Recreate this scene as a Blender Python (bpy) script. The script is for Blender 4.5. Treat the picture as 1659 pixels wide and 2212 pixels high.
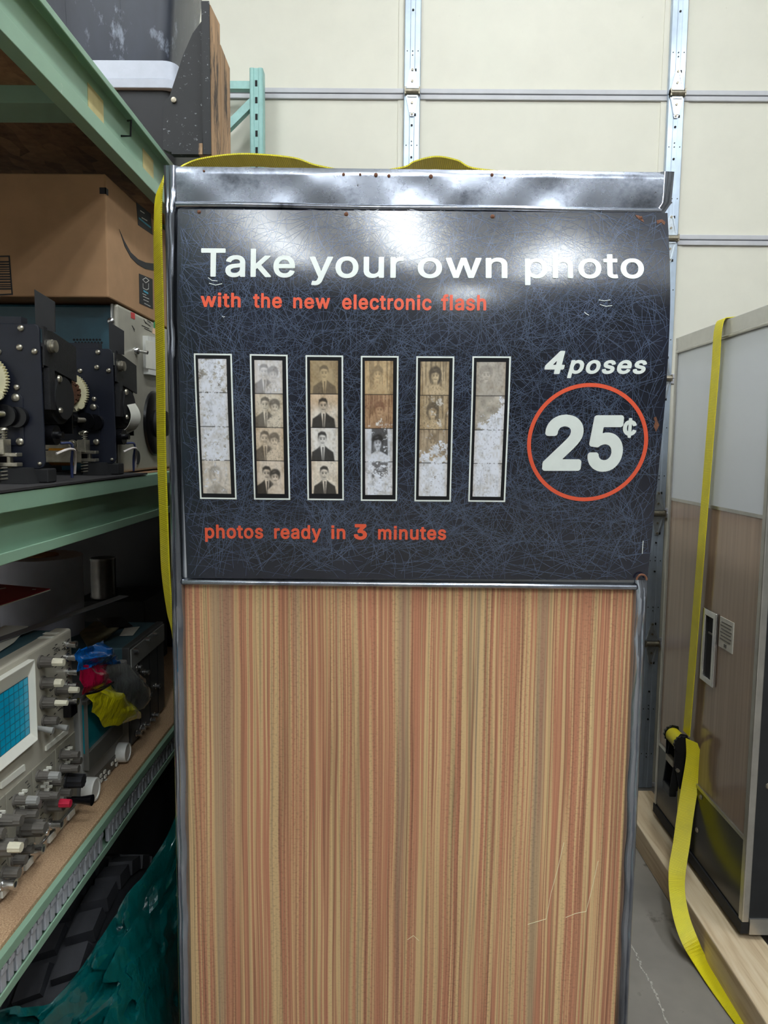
import bpy, bmesh, math, random
import numpy as np
from math import sin, cos, pi, radians, sqrt
from mathutils import Vector, Matrix

for o in list(bpy.data.objects):
    bpy.data.objects.remove(o)
SC = bpy.context.scene
COL = SC.collection
random.seed(11)
RNG = np.random.default_rng(5)

# ------------------------------------------------------------------ camera
IW, IH, FPX = 1659, 2212, 1560.0
CAM = Vector((0.0, 0.0, 1.45))
CROT = Matrix.Rotation(radians(0.45), 3, 'Z') @ Matrix.Rotation(radians(90 - 5.45), 3, 'X') @ Matrix.Rotation(radians(0.57), 3, 'Z')
cd = bpy.data.cameras.new('camera')
cd.sensor_fit = 'VERTICAL'
cd.sensor_height = 36.0
cd.lens = 36.0 * FPX / IH
cd.clip_start = 0.02
cam = bpy.data.objects.new('camera', cd)
COL.objects.link(cam)
cam.matrix_world = Matrix.Translation(CAM) @ CROT.to_4x4()
SC.camera = cam

# ------------------------------------------------------------------ world, exposure
w = bpy.data.worlds.new('world')
SC.world = w
w.use_nodes = True
w.node_tree.nodes['Background'].inputs[0].default_value = (0.80, 0.88, 1.0, 1)
w.node_tree.nodes['Background'].inputs[1].default_value = 0.35
SC.view_settings.view_transform = 'Standard'
SC.view_settings.look = 'None'
SC.view_settings.gamma = 1.0
SC.view_settings.use_curve_mapping = False
SC.view_settings.exposure = 0.5
CY = SC.cycles
CY.max_bounces = 6
CY.diffuse_bounces = 3
CY.glossy_bounces = 3
CY.transmission_bounces = 4
CY.transparent_max_bounces = 6
CY.caustics_reflective = False
CY.caustics_refractive = False
CY.adaptive_threshold = 0.035
LAMP = 37.0      # radiance of the ceiling tubes' diffusers


def ray(px, py):
    return CROT @ Vector(((px - IW / 2) / FPX, -(py - IH / 2) / FPX, -1))


def PX(px, py, x=None, y=None, z=None):
    """the point of the place seen at a given spot of the photograph, on a plane of known x, y or z"""
    d = ray(px, py)
    if x is not None: t = (x - CAM.x) / d.x
    elif y is not None: t = (y - CAM.y) / d.y
    else: t = (z - CAM.z) / d.z
    return CAM + d * t


# ------------------------------------------------------------------ materials
def lin(c):
    return tuple(((v / 255) / 12.92 if v / 255 <= 0.04045 else ((v / 255 + 0.055) / 1.055) ** 2.4) for v in c[:3])


MATS = {}


class NT:
    def __init__(s, name):
        s.m = bpy.data.materials.new(name)
        s.m.use_nodes = True
        s.t = s.m.node_tree
        s.b = s.t.nodes['Principled BSDF']
        MATS[name] = s.m

    def n(s, typ, **kw):
        nd = s.t.nodes.new(typ)
        for k, v in kw.items():
            if k.startswith('_'):
                setattr(nd, k[1:], v)
        for k, v in kw.items():
            if not k.startswith('_'):
                key = int(k[1:]) if k[0] == 'i' and k[1:].isdigit() else k
                s.put(nd.inputs[key], v)
        return nd

    def put(s, sock, v):
        if isinstance(v, bpy.types.NodeSocket):
            s.t.links.new(v, sock)
        else:
            sock.default_value = v

    def coord(s, scale=(1, 1, 1), rot=(0, 0, 0), loc=(0, 0, 0)):
        tc = s.n('ShaderNodeTexCoord')
        mp = s.n('ShaderNodeMapping')
        s.t.links.new(tc.outputs['Object'], mp.inputs['Vector'])
        mp.inputs['Scale'].default_value = scale
        mp.inputs['Rotation'].default_value = rot
        mp.inputs['Location'].default_value = loc
        return mp.outputs[0]

    def noise(s, vec, scale=5, detail=3, rough=0.5, dist=0.0):
        nd = s.n('ShaderNodeTexNoise', Scale=float(scale), Detail=float(detail), Roughness=rough, Distortion=dist)
        s.t.links.new(vec, nd.inputs['Vector'])
        return nd.outputs[0]

    def ramp(s, fac, stops, interp='LINEAR'):
        nd = s.n('ShaderNodeValToRGB')
        nd.color_ramp.interpolation = interp
        el = nd.color_ramp.elements
        while len(el) < len(stops): el.new(0.5)
        for e, (p, c) in zip(el, stops):
            e.position = p
            e.color = (*c[:3], 1) if not isinstance(c, (int, float)) else (c, c, c, 1)
        s.put(nd.inputs[0], fac)
        return nd.outputs[0]

    def mix(s, fac, a, b, mode='MIX'):
        nd = s.n('ShaderNodeMix', _data_type='RGBA', _blend_type=mode)
        s.put(nd.inputs[0], fac)
        for sock, v in ((nd.inputs[6], a), (nd.inputs[7], b)):
            s.put(sock, (*v[:3], 1) if isinstance(v, tuple) else v)
        return nd.outputs[2]

    def math(s, op, a, b=0.0, clamp=False):
        nd = s.n('ShaderNodeMath', _operation=op, _use_clamp=clamp)
        s.put(nd.inputs[0], a)
        s.put(nd.inputs[1], b)
        return nd.outputs[0]

    def bump(s, h, strength=0.3, dist=0.001):
        nd = s.n('ShaderNodeBump', Strength=strength, Distance=dist)
        s.t.links.new(h, nd.inputs['Height'])
        s.t.links.new(nd.outputs[0], s.b.inputs['Normal'])

    def out(s, **kw):
        for k, v in kw.items():
            k = k.replace('_', ' ')
            sock = s.b.inputs[k]
            if isinstance(v, tuple) and len(v) == 3: v = (*v, 1)
            s.put(sock, v)
        return s.m


def mat(name, col, rough=0.5, metal=0.0, var=0.12, scale=30, bump=0.0, bscale=200, stretch=(1, 1, 1), rvar=0.0, coat=0.0, trans=0.0, ior=1.45, alpha=1.0, wear=None):
    s = NT(name)
    c = lin(col)
    v = s.coord(stretch)
    n = s.noise(v, scale, 4, 0.6)
    lo = tuple(max(0, x * (1 - var)) for x in c)
    hi = tuple(min(1, x * (1 + var)) for x in c)
    colr = s.ramp(n, [(0.3, lo), (0.7, hi)])
    if wear:
        wc, amt, ws = wear
        wn = s.noise(v, ws, 6, 0.7)
        colr = s.mix(s.ramp(wn, [(1 - amt - 0.04, 0.0), (1 - amt + 0.04, 1.0)]), colr, lin(wc))
    s.out(Base_Color=colr, Metallic=metal)
    if rvar:
        s.out(Roughness=s.ramp(s.noise(v, scale * 0.6, 5, 0.65), [(0.25, max(0.02, rough - rvar)), (0.75, rough + rvar)]))
    else:
        s.out(Roughness=rough)
    if bump:
        s.bump(s.noise(v, bscale, 3, 0.6), bump, 0.001)
    if coat: s.out(Coat_Weight=coat, Coat_Roughness=0.08)
    if trans: s.out(Transmission_Weight=trans, IOR=ior)
    if alpha < 1: s.out(Alpha=alpha)
    return s.m


mat('floor', (128, 122, 114), 0.75, var=0.22, scale=3.0, bump=0.25, bscale=60, wear=((98, 90, 82), 0.36, 6))
mat('ceiling', (228, 228, 224), 0.9)
mat('back_wall', (120, 118, 114), 0.9, var=0.3, scale=1.2)
mat('wall', (226, 224, 218), 0.9, var=0.05)
mat('door_cream', (224, 221, 206), 0.55, var=0.03, scale=6, bump=0.06, bscale=90, wear=((190, 186, 168), 0.27, 25))
mat('door_rail', (196, 196, 200), 0.4, var=0.06, scale=10)
mat('galvanized', (186, 200, 216), 0.38, 0.55, var=0.1, scale=14, rvar=0.12)
mat('hinge_steel', (205, 214, 222), 0.28, 0.8, var=0.15, scale=60)
mat('dark_hole', (22, 22, 24), 0.8)
mat('green_paint', (138, 172, 148), 0.42, var=0.06, scale=9, bump=0.05, bscale=120, wear=((196, 205, 190), 0.27, 45))
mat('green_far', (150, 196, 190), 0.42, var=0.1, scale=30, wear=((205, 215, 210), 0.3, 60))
mat('black_paint', (15, 16, 20), 0.62, var=0.25, scale=20, wear=((150, 152, 158), 0.335, 110))
mat('raw_ply', (172, 138, 104), 0.75, var=0.3, scale=40, stretch=(1, 1, 0.2), bump=0.3, bscale=120, wear=((70, 58, 48), 0.44, 22))
mat('masking_tape', (198, 184, 132), 0.8, var=0.1)
mat('olive_paper', (122, 114, 84), 0.8, var=0.25, scale=30)
mat('tote_black', (18, 19, 24), 0.5, var=0.3, scale=8, rvar=0.1)
mat('tote_smoke', (46, 50, 60), 0.3, var=0.35, scale=5, rvar=0.12, stretch=(1.6, 1, 0.7), wear=((128, 136, 150), 0.36, 7))
mat('tote_lid', (172, 178, 190), 0.45, var=0.05)
mat('cardboard', (172, 134, 98), 0.85, var=0.08, scale=18, bump=0.1, bscale=200)
mat('print_black', (34, 34, 38), 0.7)
mat('print_white', (215, 215, 210), 0.7)
mat('print_blue', (70, 160, 190), 0.7)
mat('teal_case', (40, 78, 92), 0.42, var=0.1, scale=40, bump=0.06, bscale=500)
mat('panel_metal', (176, 172, 158), 0.38, 0.35, var=0.08, scale=25)
mat('chrome_small', (210, 210, 210), 0.2, 0.95, var=0.1)
mat('red_sticker', (196, 40, 46), 0.5)
mat('green_sticker', (40, 140, 84), 0.6)
mat('peach_sticker', (222, 190, 160), 0.7)
mat('clear_plastic', (220, 220, 214), 0.25, var=0.1)
mat('navy_plate', (23, 27, 40), 0.42, var=0.2, scale=30, rvar=0.08)
mat('wrinkle_black', (30, 30, 33), 0.5, var=0.2, scale=60, bump=0.7, bscale=420)
mat('matte_black', (24, 24, 26), 0.7)
mat('gloss_black', (14, 14, 17), 0.25)
mat('nylon', (222, 214, 176), 0.5, var=0.06, scale=40)
mat('rust_chain', (98, 66, 48), 0.55, 0.4, var=0.35, scale=200)
mat('screw_metal', (186, 180, 164), 0.32, 0.85, var=0.15, scale=200)
mat('machined_steel', (150, 142, 126), 0.38, 0.75, var=0.3, scale=60)
mat('copper_coil', (216, 150, 50), 0.35, 0.55, var=0.2, scale=200, stretch=(8, 1, 1))
mat('wire_white', (205, 196, 190), 0.5)
mat('wire_blue', (40, 50, 90), 0.5)
mat('paper', (214, 212, 200), 0.85, var=0.05)
mat('paper_roll', (190, 190, 204), 0.8, var=0.04)
mat('tin', (120, 116, 112), 0.35, 0.8, var=0.2, scale=20)
mat('red_card', (140, 16, 42), 0.5, var=0.08)
mat('ruler_steel', (150, 152, 158), 0.35, 0.7, var=0.1, stretch=(1, 20, 1))
mat('scope_body', (70, 100, 110), 0.5, var=0.12, scale=40, bump=0.1, bscale=300)
mat('scope_panel', (186, 180, 164), 0.45, 0.15, var=0.05, scale=20)
mat('scope_bezel', (224, 222, 210), 0.5, var=0.03)
mat('knob_grey', (98, 94, 88), 0.42, var=0.1, scale=90)
mat('knob_cream', (222, 216, 192), 0.45)
mat('knob_dark', (44, 44, 48), 0.4)
mat('knob_white', (222, 222, 216), 0.4)
mat('knob_red', (196, 36, 66), 0.4)
mat('plugin_panel', (152, 148, 134), 0.5, 0.1, var=0.1, scale=40)
mat('label_ink', (58, 56, 54), 0.7)
mat('scope_grey', (150, 150, 146), 0.5, var=0.05)
mat('scope_dark', (74, 74, 74), 0.5, var=0.12, scale=30)
mat('bezel_dark', (96, 94, 88), 0.45)
mat('laminate_brown', (158, 134, 114), 0.16, var=0.16, scale=10, stretch=(1, 6, 0.12), coat=0.3)
mat('panel_white', (212, 216, 220), 0.32, var=0.02, scale=3)
mat('fascia_grey', (196, 194, 186), 0.35, 0.3, var=0.05)
mat('steel_trim', (190, 188, 182), 0.3, 0.85, var=0.1, scale=20)
mat('kick_black', (40, 42, 44), 0.22, 0.2, var=0.15, scale=12)
mat('interior_dark', (16, 17, 19), 0.8)
mat('ratchet_black', (20, 21, 23), 0.3, 0.3, var=0.2, scale=60)
mat('label_plate', (206, 202, 190), 0.55, var=0.1, scale=60)
mat('rubber', (32, 33, 38), 0.7, var=0.25, scale=40, bump=0.3, bscale=150)
mat('rubber_mat', (44, 42, 44), 0.75, var=0.2, scale=40)
mat('clip_grey', (170, 172, 178), 0.5, var=0.06)
mat('web_line', (68, 79, 99), 0.2, var=0.3, scale=40)
MATS['web_line'].node_tree.nodes['Principled BSDF'].inputs['Coat Weight'].default_value = 0.85
MATS['web_line'].node_tree.nodes['Principled BSDF'].inputs['Coat Roughness'].default_value = 0.17
mat('letter_white', (226, 232, 226), 0.32, var=0.03, scale=60)
mat('letter_red', (226, 92, 62), 0.32, var=0.03)
mat('strip_black', (16, 17, 22), 0.3)
mat('backing_white', (214, 216, 220), 0.5)
mat('rust', (110, 70, 48), 0.8, var=0.4, scale=300, bump=0.5, bscale=800)
mat('booth_side', (120, 110, 100), 0.4)
mat('lamp_housing', (225, 225, 225), 0.5)
mat('crack_fill', (176, 170, 160), 0.9, var=0.3, scale=80)


def special():
    # lamp diffuser
    s = NT('lamp_glow')
    s.out(Base_Color=(1, 1, 1), Emission_Color=(0.90, 0.96, 1.0), Emission_Strength=LAMP)
    # striped wood-print laminate of the near booth
    s = NT('striped_laminate')
    wob = s.noise(s.coord((9, 1, 1.6)), 1.0, 2, 0.5)
    tc = s.n('ShaderNodeTexCoord')
    sep = s.n('ShaderNodeSeparateXYZ', i0=tc.outputs['Object'])
    x = s.math('ADD', sep.outputs[0], s.math('MULTIPLY', wob, 0.016))
    z = sep.outputs[2]
    def st(fx, fz, det=2.0, off=0.0):
        c = s.n('ShaderNodeCombineXYZ', i0=s.math('MULTIPLY', x, fx), i1=off, i2=s.math('MULTIPLY', z, fz))
        return s.noise(c.outputs[0], 1.0, det, 0.55)
    broad = st(40, 0.45, 2, 1.0)
    mid = st(175, 0.7, 1.5, 4.0)
    fine = st(420, 1.3, 1.0, 8.0)
    f = s.math('ADD', s.math('MULTIPLY', broad, 0.5), s.math('MULTIPLY', mid, 0.5))
    base = s.ramp(f, [(0.30, lin((150, 126, 104))), (0.37, lin((200, 168, 124))), (0.445, lin((208, 174, 126))), (0.475, lin((188, 134, 102))),
                      (0.525, lin((182, 120, 92))), (0.55, lin((196, 152, 112))), (0.60, lin((212, 182, 132))), (0.70, lin((160, 108, 84)))])
    fl = s.ramp(fine, [(0.34, 0.72), (0.43, 1.0), (0.60, 1.0), (0.70, 1.08)])
    col = s.mix(0.85, base, fl, 'MULTIPLY')
    for fr_, off_, dk in ((120, 13.0, 0.6), (75, 17.0, 0.66)):
        ln = st(fr_, 0.6, 0.5, off_)
        line = s.ramp(ln, [(0.47, 1.0), (0.492, dk), (0.508, dk), (0.53, 1.0)])
        col = s.mix(0.7, col, line, 'MULTIPLY')
    grey = s.ramp(st(26, 0.35, 1.0, 40.0), [(0.60, 0.0), (0.68, 0.55)])
    col = s.mix(grey, col, lin((150, 126, 104)))
    tick = st(210, 330, 1.0, 21.0)
    tk = s.ramp(tick, [(0.36, 0.76), (0.46, 1.0), (0.6, 1.0), (0.7, 1.06)])
    where = s.ramp(st(50, 0.8, 1, 30.0), [(0.42, 0.15), (0.58, 0.8)])
    col = s.mix(where, col, tk, 'MULTIPLY')
    s.out(Base_Color=col, Roughness=0.42)
    s.bump(tick, 0.08, 0.0005)
    # navy sign sheet: glossy laminate with an orange-peel surface
    for nm, c in (('sign_navy', (24, 29, 44)),):
        s = NT(nm)
        n = s.noise(s.coord(), 14, 4, 0.6)
        s.out(Base_Color=s.ramp(n, [(0.3, lin((14, 18, 30))), (0.7, lin((26, 32, 50)))]), Roughness=0.2, Coat_Weight=0.85, Coat_Roughness=0.155, Coat_IOR=1.5)
        s.b.inputs['Specular IOR Level'].default_value = 0.6
        a = s.noise(s.coord((1, 1, 0.8)), 300, 2, 0.5)
        b = s.noise(s.coord(), 26, 3, 0.5)
        s.bump(s.math('ADD', a, s.math('MULTIPLY', b, 5.0)), 0.35, 0.0003)
    # polished, stained steel of the header and the corner posts
    for nm, st_, rgh in (('steel_header', (1, 1, 1.2), 0.2), ('chrome_post', (1, 1, 0.12), 0.09)):
        s = NT(nm)
        v = s.coord(st_)
        n = s.noise(v, 16, 6, 0.68)
        col = s.ramp(n, [(0.28, lin((76, 78, 86))), (0.45, lin((150, 155, 166))), (0.7, lin((188, 194, 206)))])
        spot = s.noise(s.coord(), 95, 5, 0.75)
        col = s.mix(s.ramp(spot, [(0.66, 0.0), (0.72, 0.85)]), col, lin((64, 48, 42)))
        s.out(Base_Color=col, Metallic=0.95, Roughness=s.ramp(n, [(0.3, rgh + 0.14), (0.7, rgh)]))
        s.bump(s.noise(s.coord((1, 1, 0.5)), 30, 4, 0.6), 0.12, 0.002)
    # woven yellow webbing
    s = NT('yellow_webbing')
    tc = s.n('ShaderNodeTexCoord')
    wv = s.n('ShaderNodeTexWave', _bands_direction='Y', Scale=2.2, Distortion=0.6, Detail=1.0)
    mp = s.n('ShaderNodeMapping')
    s.t.links.new(tc.outputs['UV'], mp.inputs[0])
    mp.inputs['Scale'].default_value = (1, 45, 1)
    s.t.links.new(mp.outputs[0], wv.inputs['Vector'])
    col = s.ramp(wv.outputs[1], [(0.1, lin((196, 182, 10))), (0.6, lin((236, 222, 30)))])
    n = s.noise(s.coord(), 20, 4, 0.6)
    col = s.mix(s.ramp(n, [(0.35, 0.55), (0.55, 0.0)]), col, lin((206, 194, 40)))
    s.out(Base_Color=col, Roughness=0.45)
    s.bump(wv.outputs[1], 0.5, 0.0008)
    # particle board and strand board
    s = NT('particle_board')
    n = s.noise(s.coord(), 420, 4, 0.7)
    col = s.ramp(n, [(0.3, lin((128, 96, 70))), (0.5, lin((190, 156, 120))), (0.7, lin((222, 194, 158)))])
    n2 = s.noise(s.coord(), 6, 3, 0.6)
    col = s.mix(s.ramp(n2, [(0.4, 0.0), (0.7, 0.4)]), col, lin((140, 108, 84)))
    s.out(Base_Color=col, Roughness=0.8)
    s.bump(n, 0.4, 0.001)
    s = NT('strand_board')
    vo = s.n('ShaderNodeTexVoronoi', Scale=26.0)
    s.t.links.new(s.coord((1, 0.45, 1), (0, 0, 0.5)), vo.inputs['Vector'])
    n = s.noise(s.coord(), 50, 4, 0.6)
    sp = s.n('ShaderNodeSeparateColor', i0=vo.outputs['Color'])
    col = s.ramp(sp.outputs[0], [(0.0, lin((110, 78, 54))), (0.5, lin((154, 112, 78))), (1.0, lin((184, 142, 100)))])
    s.out(Base_Color=s.mix(0.4, col, s.ramp(n, [(0.3, lin((90, 64, 46))), (0.7, lin((180, 140, 100)))])), Roughness=0.8)
    # sawn timber
    s = NT('pine_timber')
    n = s.noise(s.coord((18, 1.2, 18)), 2.0, 4, 0.6, 0.6)
    col = s.ramp(n, [(0.3, lin((186, 158, 124))), (0.5, lin((212, 190, 156))), (0.7, lin((222, 204, 174)))])
    k = s.noise(s.coord((14, 3, 14)), 1.6, 3, 0.6)
    col = s.mix(s.ramp(k, [(0.68, 0.0), (0.74, 0.7)]), col, lin((120, 86, 58)))
    s.out(Base_Color=col, Roughness=0.75)
    # oscilloscope screens
    for nm, c0, c1 in (('screen_cyan', (0, 150, 190), (20, 178, 214)), ('screen_teal', (0, 96, 110), (20, 130, 140))):
        s = NT(nm)
        n = s.noise(s.coord(), 8, 2, 0.5)
        s.out(Base_Color=s.ramp(n, [(0.3, lin(c0)), (0.7, lin(c1))]), Roughness=0.25)
    # tinted films
    for nm, c in (('film_blue', (12, 104, 190)), ('film_red', (176, 14, 60)), ('film_yellow', (250, 240, 30)), ('film_clear', (225, 232, 235)), ('film_teal', (0, 78, 78))):
        s = NT(nm)
        s.out(Base_Color=lin(c), Roughness=0.12, Transmission_Weight=0.12, IOR=1.15)
        s.b.inputs['Specular IOR Level'].default_value = 0.9
        s.out(Alpha=0.92 if nm != 'film_clear' else 0.35)
        if nm == 'film_clear': s.out(Transmission_Weight=0.85, Roughness=0.05, Alpha=0.6)
        s.bump(s.noise(s.coord((1, 1, 0.45)), 48, 5, 0.62), 0.9, 0.012)
        s.out(Coat_Weight=1.0, Coat_Roughness=0.05, Coat_IOR=1.6)
    # printed photographs: colour of the print itself
    s = NT('photo_print')
    at = s.n('ShaderNodeVertexColor', _layer_name='print')
    s.out(Base_Color=at.outputs[0], Roughness=0.4)


special()


# ------------------------------------------------------------------ mesh helpers
class MB:
    def __init__(s):
        s.v, s.f, s.uv = [], [], None

    def add(s, vs, fs):
        k = len(s.v)
        s.v += [Vector(p) for p in vs]
        s.f += [tuple(i + k for i in q) for q in fs]
        return s

    def box(s, x0, x1, y0, y1, z0, z1):
        return s.add([(x, y, z) for x in (x0, x1) for y in (y0, y1) for z in (z0, z1)],
                     [(0, 1, 3, 2), (4, 6, 7, 5), (0, 4, 5, 1), (2, 3, 7, 6), (0, 2, 6, 4), (1, 5, 7, 3)])

    def bar(s, a, b, w, h, up=(0, 0, 1)):
        a, b = Vector(a), Vector(b)
        d = (b - a).normalized()
        sd = d.cross(Vector(up))
        if sd.length < 1e-4: sd = d.cross(Vector((1, 0, 0)))
        sd.normalize()
        u = sd.cross(d)
        vs = [p + sd * (w / 2 * i) + u * (h / 2 * j) for p in (a, b) for i, j in ((-1, -1), (1, -1), (1, 1), (-1, 1))]
        return s.add(vs, [(3, 2, 1, 0), (4, 5, 6, 7), (0, 1, 5, 4), (1, 2, 6, 5), (2, 3, 7, 6), (3, 0, 4, 7)])

    def cyl(s, a, b, r, r2=None, n=14, flute=0.0, caps=True):
        a, b = Vector(a), Vector(b)
        r2 = r if r2 is None else r2
        d = (b - a).normalized()
        e1 = d.orthogonal().normalized()
        e2 = d.cross(e1)
        vs = []
        for p, rr in ((a, r), (b, r2)):
            for i in range(n):
                q = rr * (1 - flute * (i % 2))
                vs.append(p + (e1 * cos(2 * pi * i / n) + e2 * sin(2 * pi * i / n)) * q)
        fs = [(i, (i + 1) % n, n + (i + 1) % n, n + i) for i in range(n)]
        if caps: fs += [tuple(range(n - 1, -1, -1)), tuple(range(n, 2 * n))]
        return s.add(vs, fs)

    def lathe(s, a, axis, prof, n=20):
        """prof: (distance along axis, radius) pairs"""
        a, d = Vector(a), Vector(axis).normalized()
        e1 = d.orthogonal().normalized()
        e2 = d.cross(e1)
        vs = [a + d * t + (e1 * cos(2 * pi * i / n) + e2 * sin(2 * pi * i / n)) * r for t, r in prof for i in range(n)]
        fs = [(k * n + i, k * n + (i + 1) % n, (k + 1) * n + (i + 1) % n, (k + 1) * n + i) for k in range(len(prof) - 1) for i in range(n)]
        fs += [tuple(range(n - 1, -1, -1)), tuple(range((len(prof) - 1) * n, len(prof) * n))]
        return s.add(vs, fs)

    def tube(s, path, r, n=8):
        path = [Vector(p) for p in path]
        vs = []
        e1 = None
        for i, p in enumerate(path):
            d = (path[min(i + 1, len(path) - 1)] - path[max(i - 1, 0)]).normalized()
            e1 = d.orthogonal().normalized() if e1 is None else (e1 - d * e1.dot(d)).normalized()
            e2 = d.cross(e1)
            vs += [p + (e1 * cos(2 * pi * k / n) + e2 * sin(2 * pi * k / n)) * r for k in range(n)]
        m = len(path)
        fs = [(i * n + k, i * n + (k + 1) % n, (i + 1) * n + (k + 1) % n, (i + 1) * n + k) for i in range(m - 1) for k in range(n)]
        fs += [tuple(range(n - 1, -1, -1)), tuple(range((m - 1) * n, m * n))]
        return s.add(vs, fs)

    def prism(s, poly, ext):
        poly = [Vector(p) for p in poly]
        ext = Vector(ext)
        n = len(poly)
        fs = [tuple(range(n - 1, -1, -1)), tuple(range(n, 2 * n))] + [(i, (i + 1) % n, n + (i + 1) % n, n + i) for i in range(n)]
        return s.add(poly + [p + ext for p in poly], fs)

    def ring(s, outer, inner, ext):
        outer, inner, ext = [Vector(p) for p in outer], [Vector(p) for p in inner], Vector(ext)
        n = len(outer)
        vs = outer + inner + [p + ext for p in outer] + [p + ext for p in inner]
        fs = []
        for i in range(n):
            j = (i + 1) % n
            fs += [(i, j, n + j, n + i), (2 * n + i, 3 * n + i, 3 * n + j, 2 * n + j), (i, 2 * n + i, 2 * n + j, j), (n + i, n + j, 3 * n + j, 3 * n + i)]
        return s.add(vs, fs)

    def sweep(s, secs, closed=True):
        """list of cross sections (same point count); closed sections get end caps"""
        n = len(secs[0])
        vs = [p for q in secs for p in q]
        fs = []
        for k in range(len(secs) - 1):
            for i in range(n if closed else n - 1):
                j = (i + 1) % n
                fs.append((k * n + i, k * n + j, (k + 1) * n + j, (k + 1) * n + i))
        if closed:
            fs += [tuple(range(n - 1, -1, -1)), tuple(range((len(secs) - 1) * n, len(secs) * n))]
        return s.add(vs, fs)

    def ribbon(s, centers, widths, thick=0.0022):
        """flat webbing with thickness; gets UVs along its length"""
        C = [Vector(c) for c in centers]
        Wd = [Vector(x) for x in widths]
        n = len(C)
        vs = []
        L = [0]
        for i in range(1, n): L.append(L[-1] + (C[i] - C[i - 1]).length)
        for i in range(n):
            d = (C[min(i + 1, n - 1)] - C[max(i - 1, 0)]).normalized()
            nn = Wd[i].cross(d).normalized() * (thick / 2)
            h = Wd[i] / 2
            vs += [C[i] - h - nn, C[i] + h - nn, C[i] + h + nn, C[i] - h + nn]
        fs = []
        s.uv = {}
        k0 = len(s.v)
        for i in range(n - 1):
            for a, b in ((0, 1), (1, 2), (2, 3), (3, 0)):
                fs.append((i * 4 + a, i * 4 + b, i * 4 + 4 + b, i * 4 + 4 + a))
        fs += [(3, 2, 1, 0), tuple((n - 1) * 4 + q for q in range(4))]
        for i in range(n):
            for q, u in enumerate((0, 1, 1, 0)): s.uv[k0 + i * 4 + q] = (u, L[i])
        return s.add(vs, fs)

    def grid(s, fn, nu, nv):
        vs = [fn(i / (nu - 1), j / (nv - 1)) for j in range(nv) for i in range(nu)]
        fs = [(j * nu + i, j * nu + i + 1, (j + 1) * nu + i + 1, (j + 1) * nu + i) for j in range(nv - 1) for i in range(nu - 1)]
        return s.add(vs, fs)

    def slab(s, fn, nu, nv, off):
        """a curved sheet with thickness: front fn(u,v), back fn + off"""
        off = Vector(off)
        fr = [Vector(fn(i / (nu - 1), j / (nv - 1))) for j in range(nv) for i in range(nu)]
        n = nu * nv
        fs = []
        for j in range(nv - 1):
            for i in range(nu - 1):
                a, b, c, d = j * nu + i, j * nu + i + 1, (j + 1) * nu + i + 1, (j + 1) * nu + i
                fs += [(a, b, c, d), (n + d, n + c, n + b, n + a)]
        edge = [i for i in range(nu)] + [j * nu + nu - 1 for j in range(1, nv)] + [(nv - 1) * nu + i for i in range(nu - 2, -1, -1)] + [j * nu for j in range(nv - 2, 0, -1)]
        for a, b in zip(edge, edge[1:] + edge[:1]): fs.append((a, n + a, n + b, b))
        return s.add(fr + [p + off for p in fr], fs)

    def build(s, name, material, parent=None, smooth=None, bevel=0.0, loc=None, seg=2, fix=True, kind=None):
        base = wloc(parent)
        if loc is None: loc = Vector((0, 0, 0)) if parent else base
        loc = Vector(loc)
        o_w = base + loc if parent else loc
        me = bpy.data.meshes.new(name)
        me.from_pydata([p - o_w for p in s.v], [], s.f)
        if fix:
            b = bmesh.new()
            b.from_mesh(me)
            bmesh.ops.recalc_face_normals(b, faces=b.faces)
            b.to_mesh(me)
            b.free()
        if s.uv:
            ul = me.uv_layers.new(name='UVMap')
            for lp in me.loops:
                ul.data[lp.index].uv = s.uv.get(lp.vertex_index, (0, 0))
        me.materials.append(MATS[material])
        if smooth:
            me.polygons.foreach_set('use_smooth', [True] * len(me.polygons))
            me.set_sharp_from_angle(angle=radians(smooth))
        o = bpy.data.objects.new(name, me)
        COL.objects.link(o)
        o.location = loc
        o.parent = parent
        if kind: o['kind'] = kind
        if bevel:
            m = o.modifiers.new('edge', 'BEVEL')
            m.width = bevel
            m.segments = seg
            m.limit_method = 'ANGLE'
            m.harden_normals = False
        return o


def wloc(o):
    v = Vector((0, 0, 0))
    while o is not None:
        v = v + o.location
        o = o.parent
    return v


def tag(o, label, cat, group=None):
    o['label'] = label
    o['category'] = cat
    if group: o['group'] = group
    return o


def thing(name, label, cat, loc=(0, 0, 0), group=None):
    o = bpy.data.objects.new(name, None)
    o.empty_display_size = 0.05
    COL.objects.link(o)
    o.location = loc
    return tag(o, label, cat, group)


def struct(o):
    o['kind'] = 'structure'
    return o


def dup(o, parent, loc=None):
    c = o.copy()
    COL.objects.link(c)
    c.parent = parent
    if loc is not None: c.location = loc
    return c


def vnoise(h, w, ny, nx, seed):
    g = np.random.default_rng(seed).random((ny + 2, nx + 2))
    y = np.linspace(0, ny, h)[:, None]
    x = np.linspace(0, nx, w)[None, :]
    y0, x0 = np.floor(y).astype(int), np.floor(x).astype(int)
    fy, fx = y - y0, x - x0
    fy, fx = fy * fy * (3 - 2 * fy), fx * fx * (3 - 2 * fx)
    return (g[y0, x0] * (1 - fy) * (1 - fx) + g[y0 + 1, x0] * fy * (1 - fx) + g[y0, x0 + 1] * (1 - fy) * fx + g[y0 + 1, x0 + 1] * fy * fx)


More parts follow.
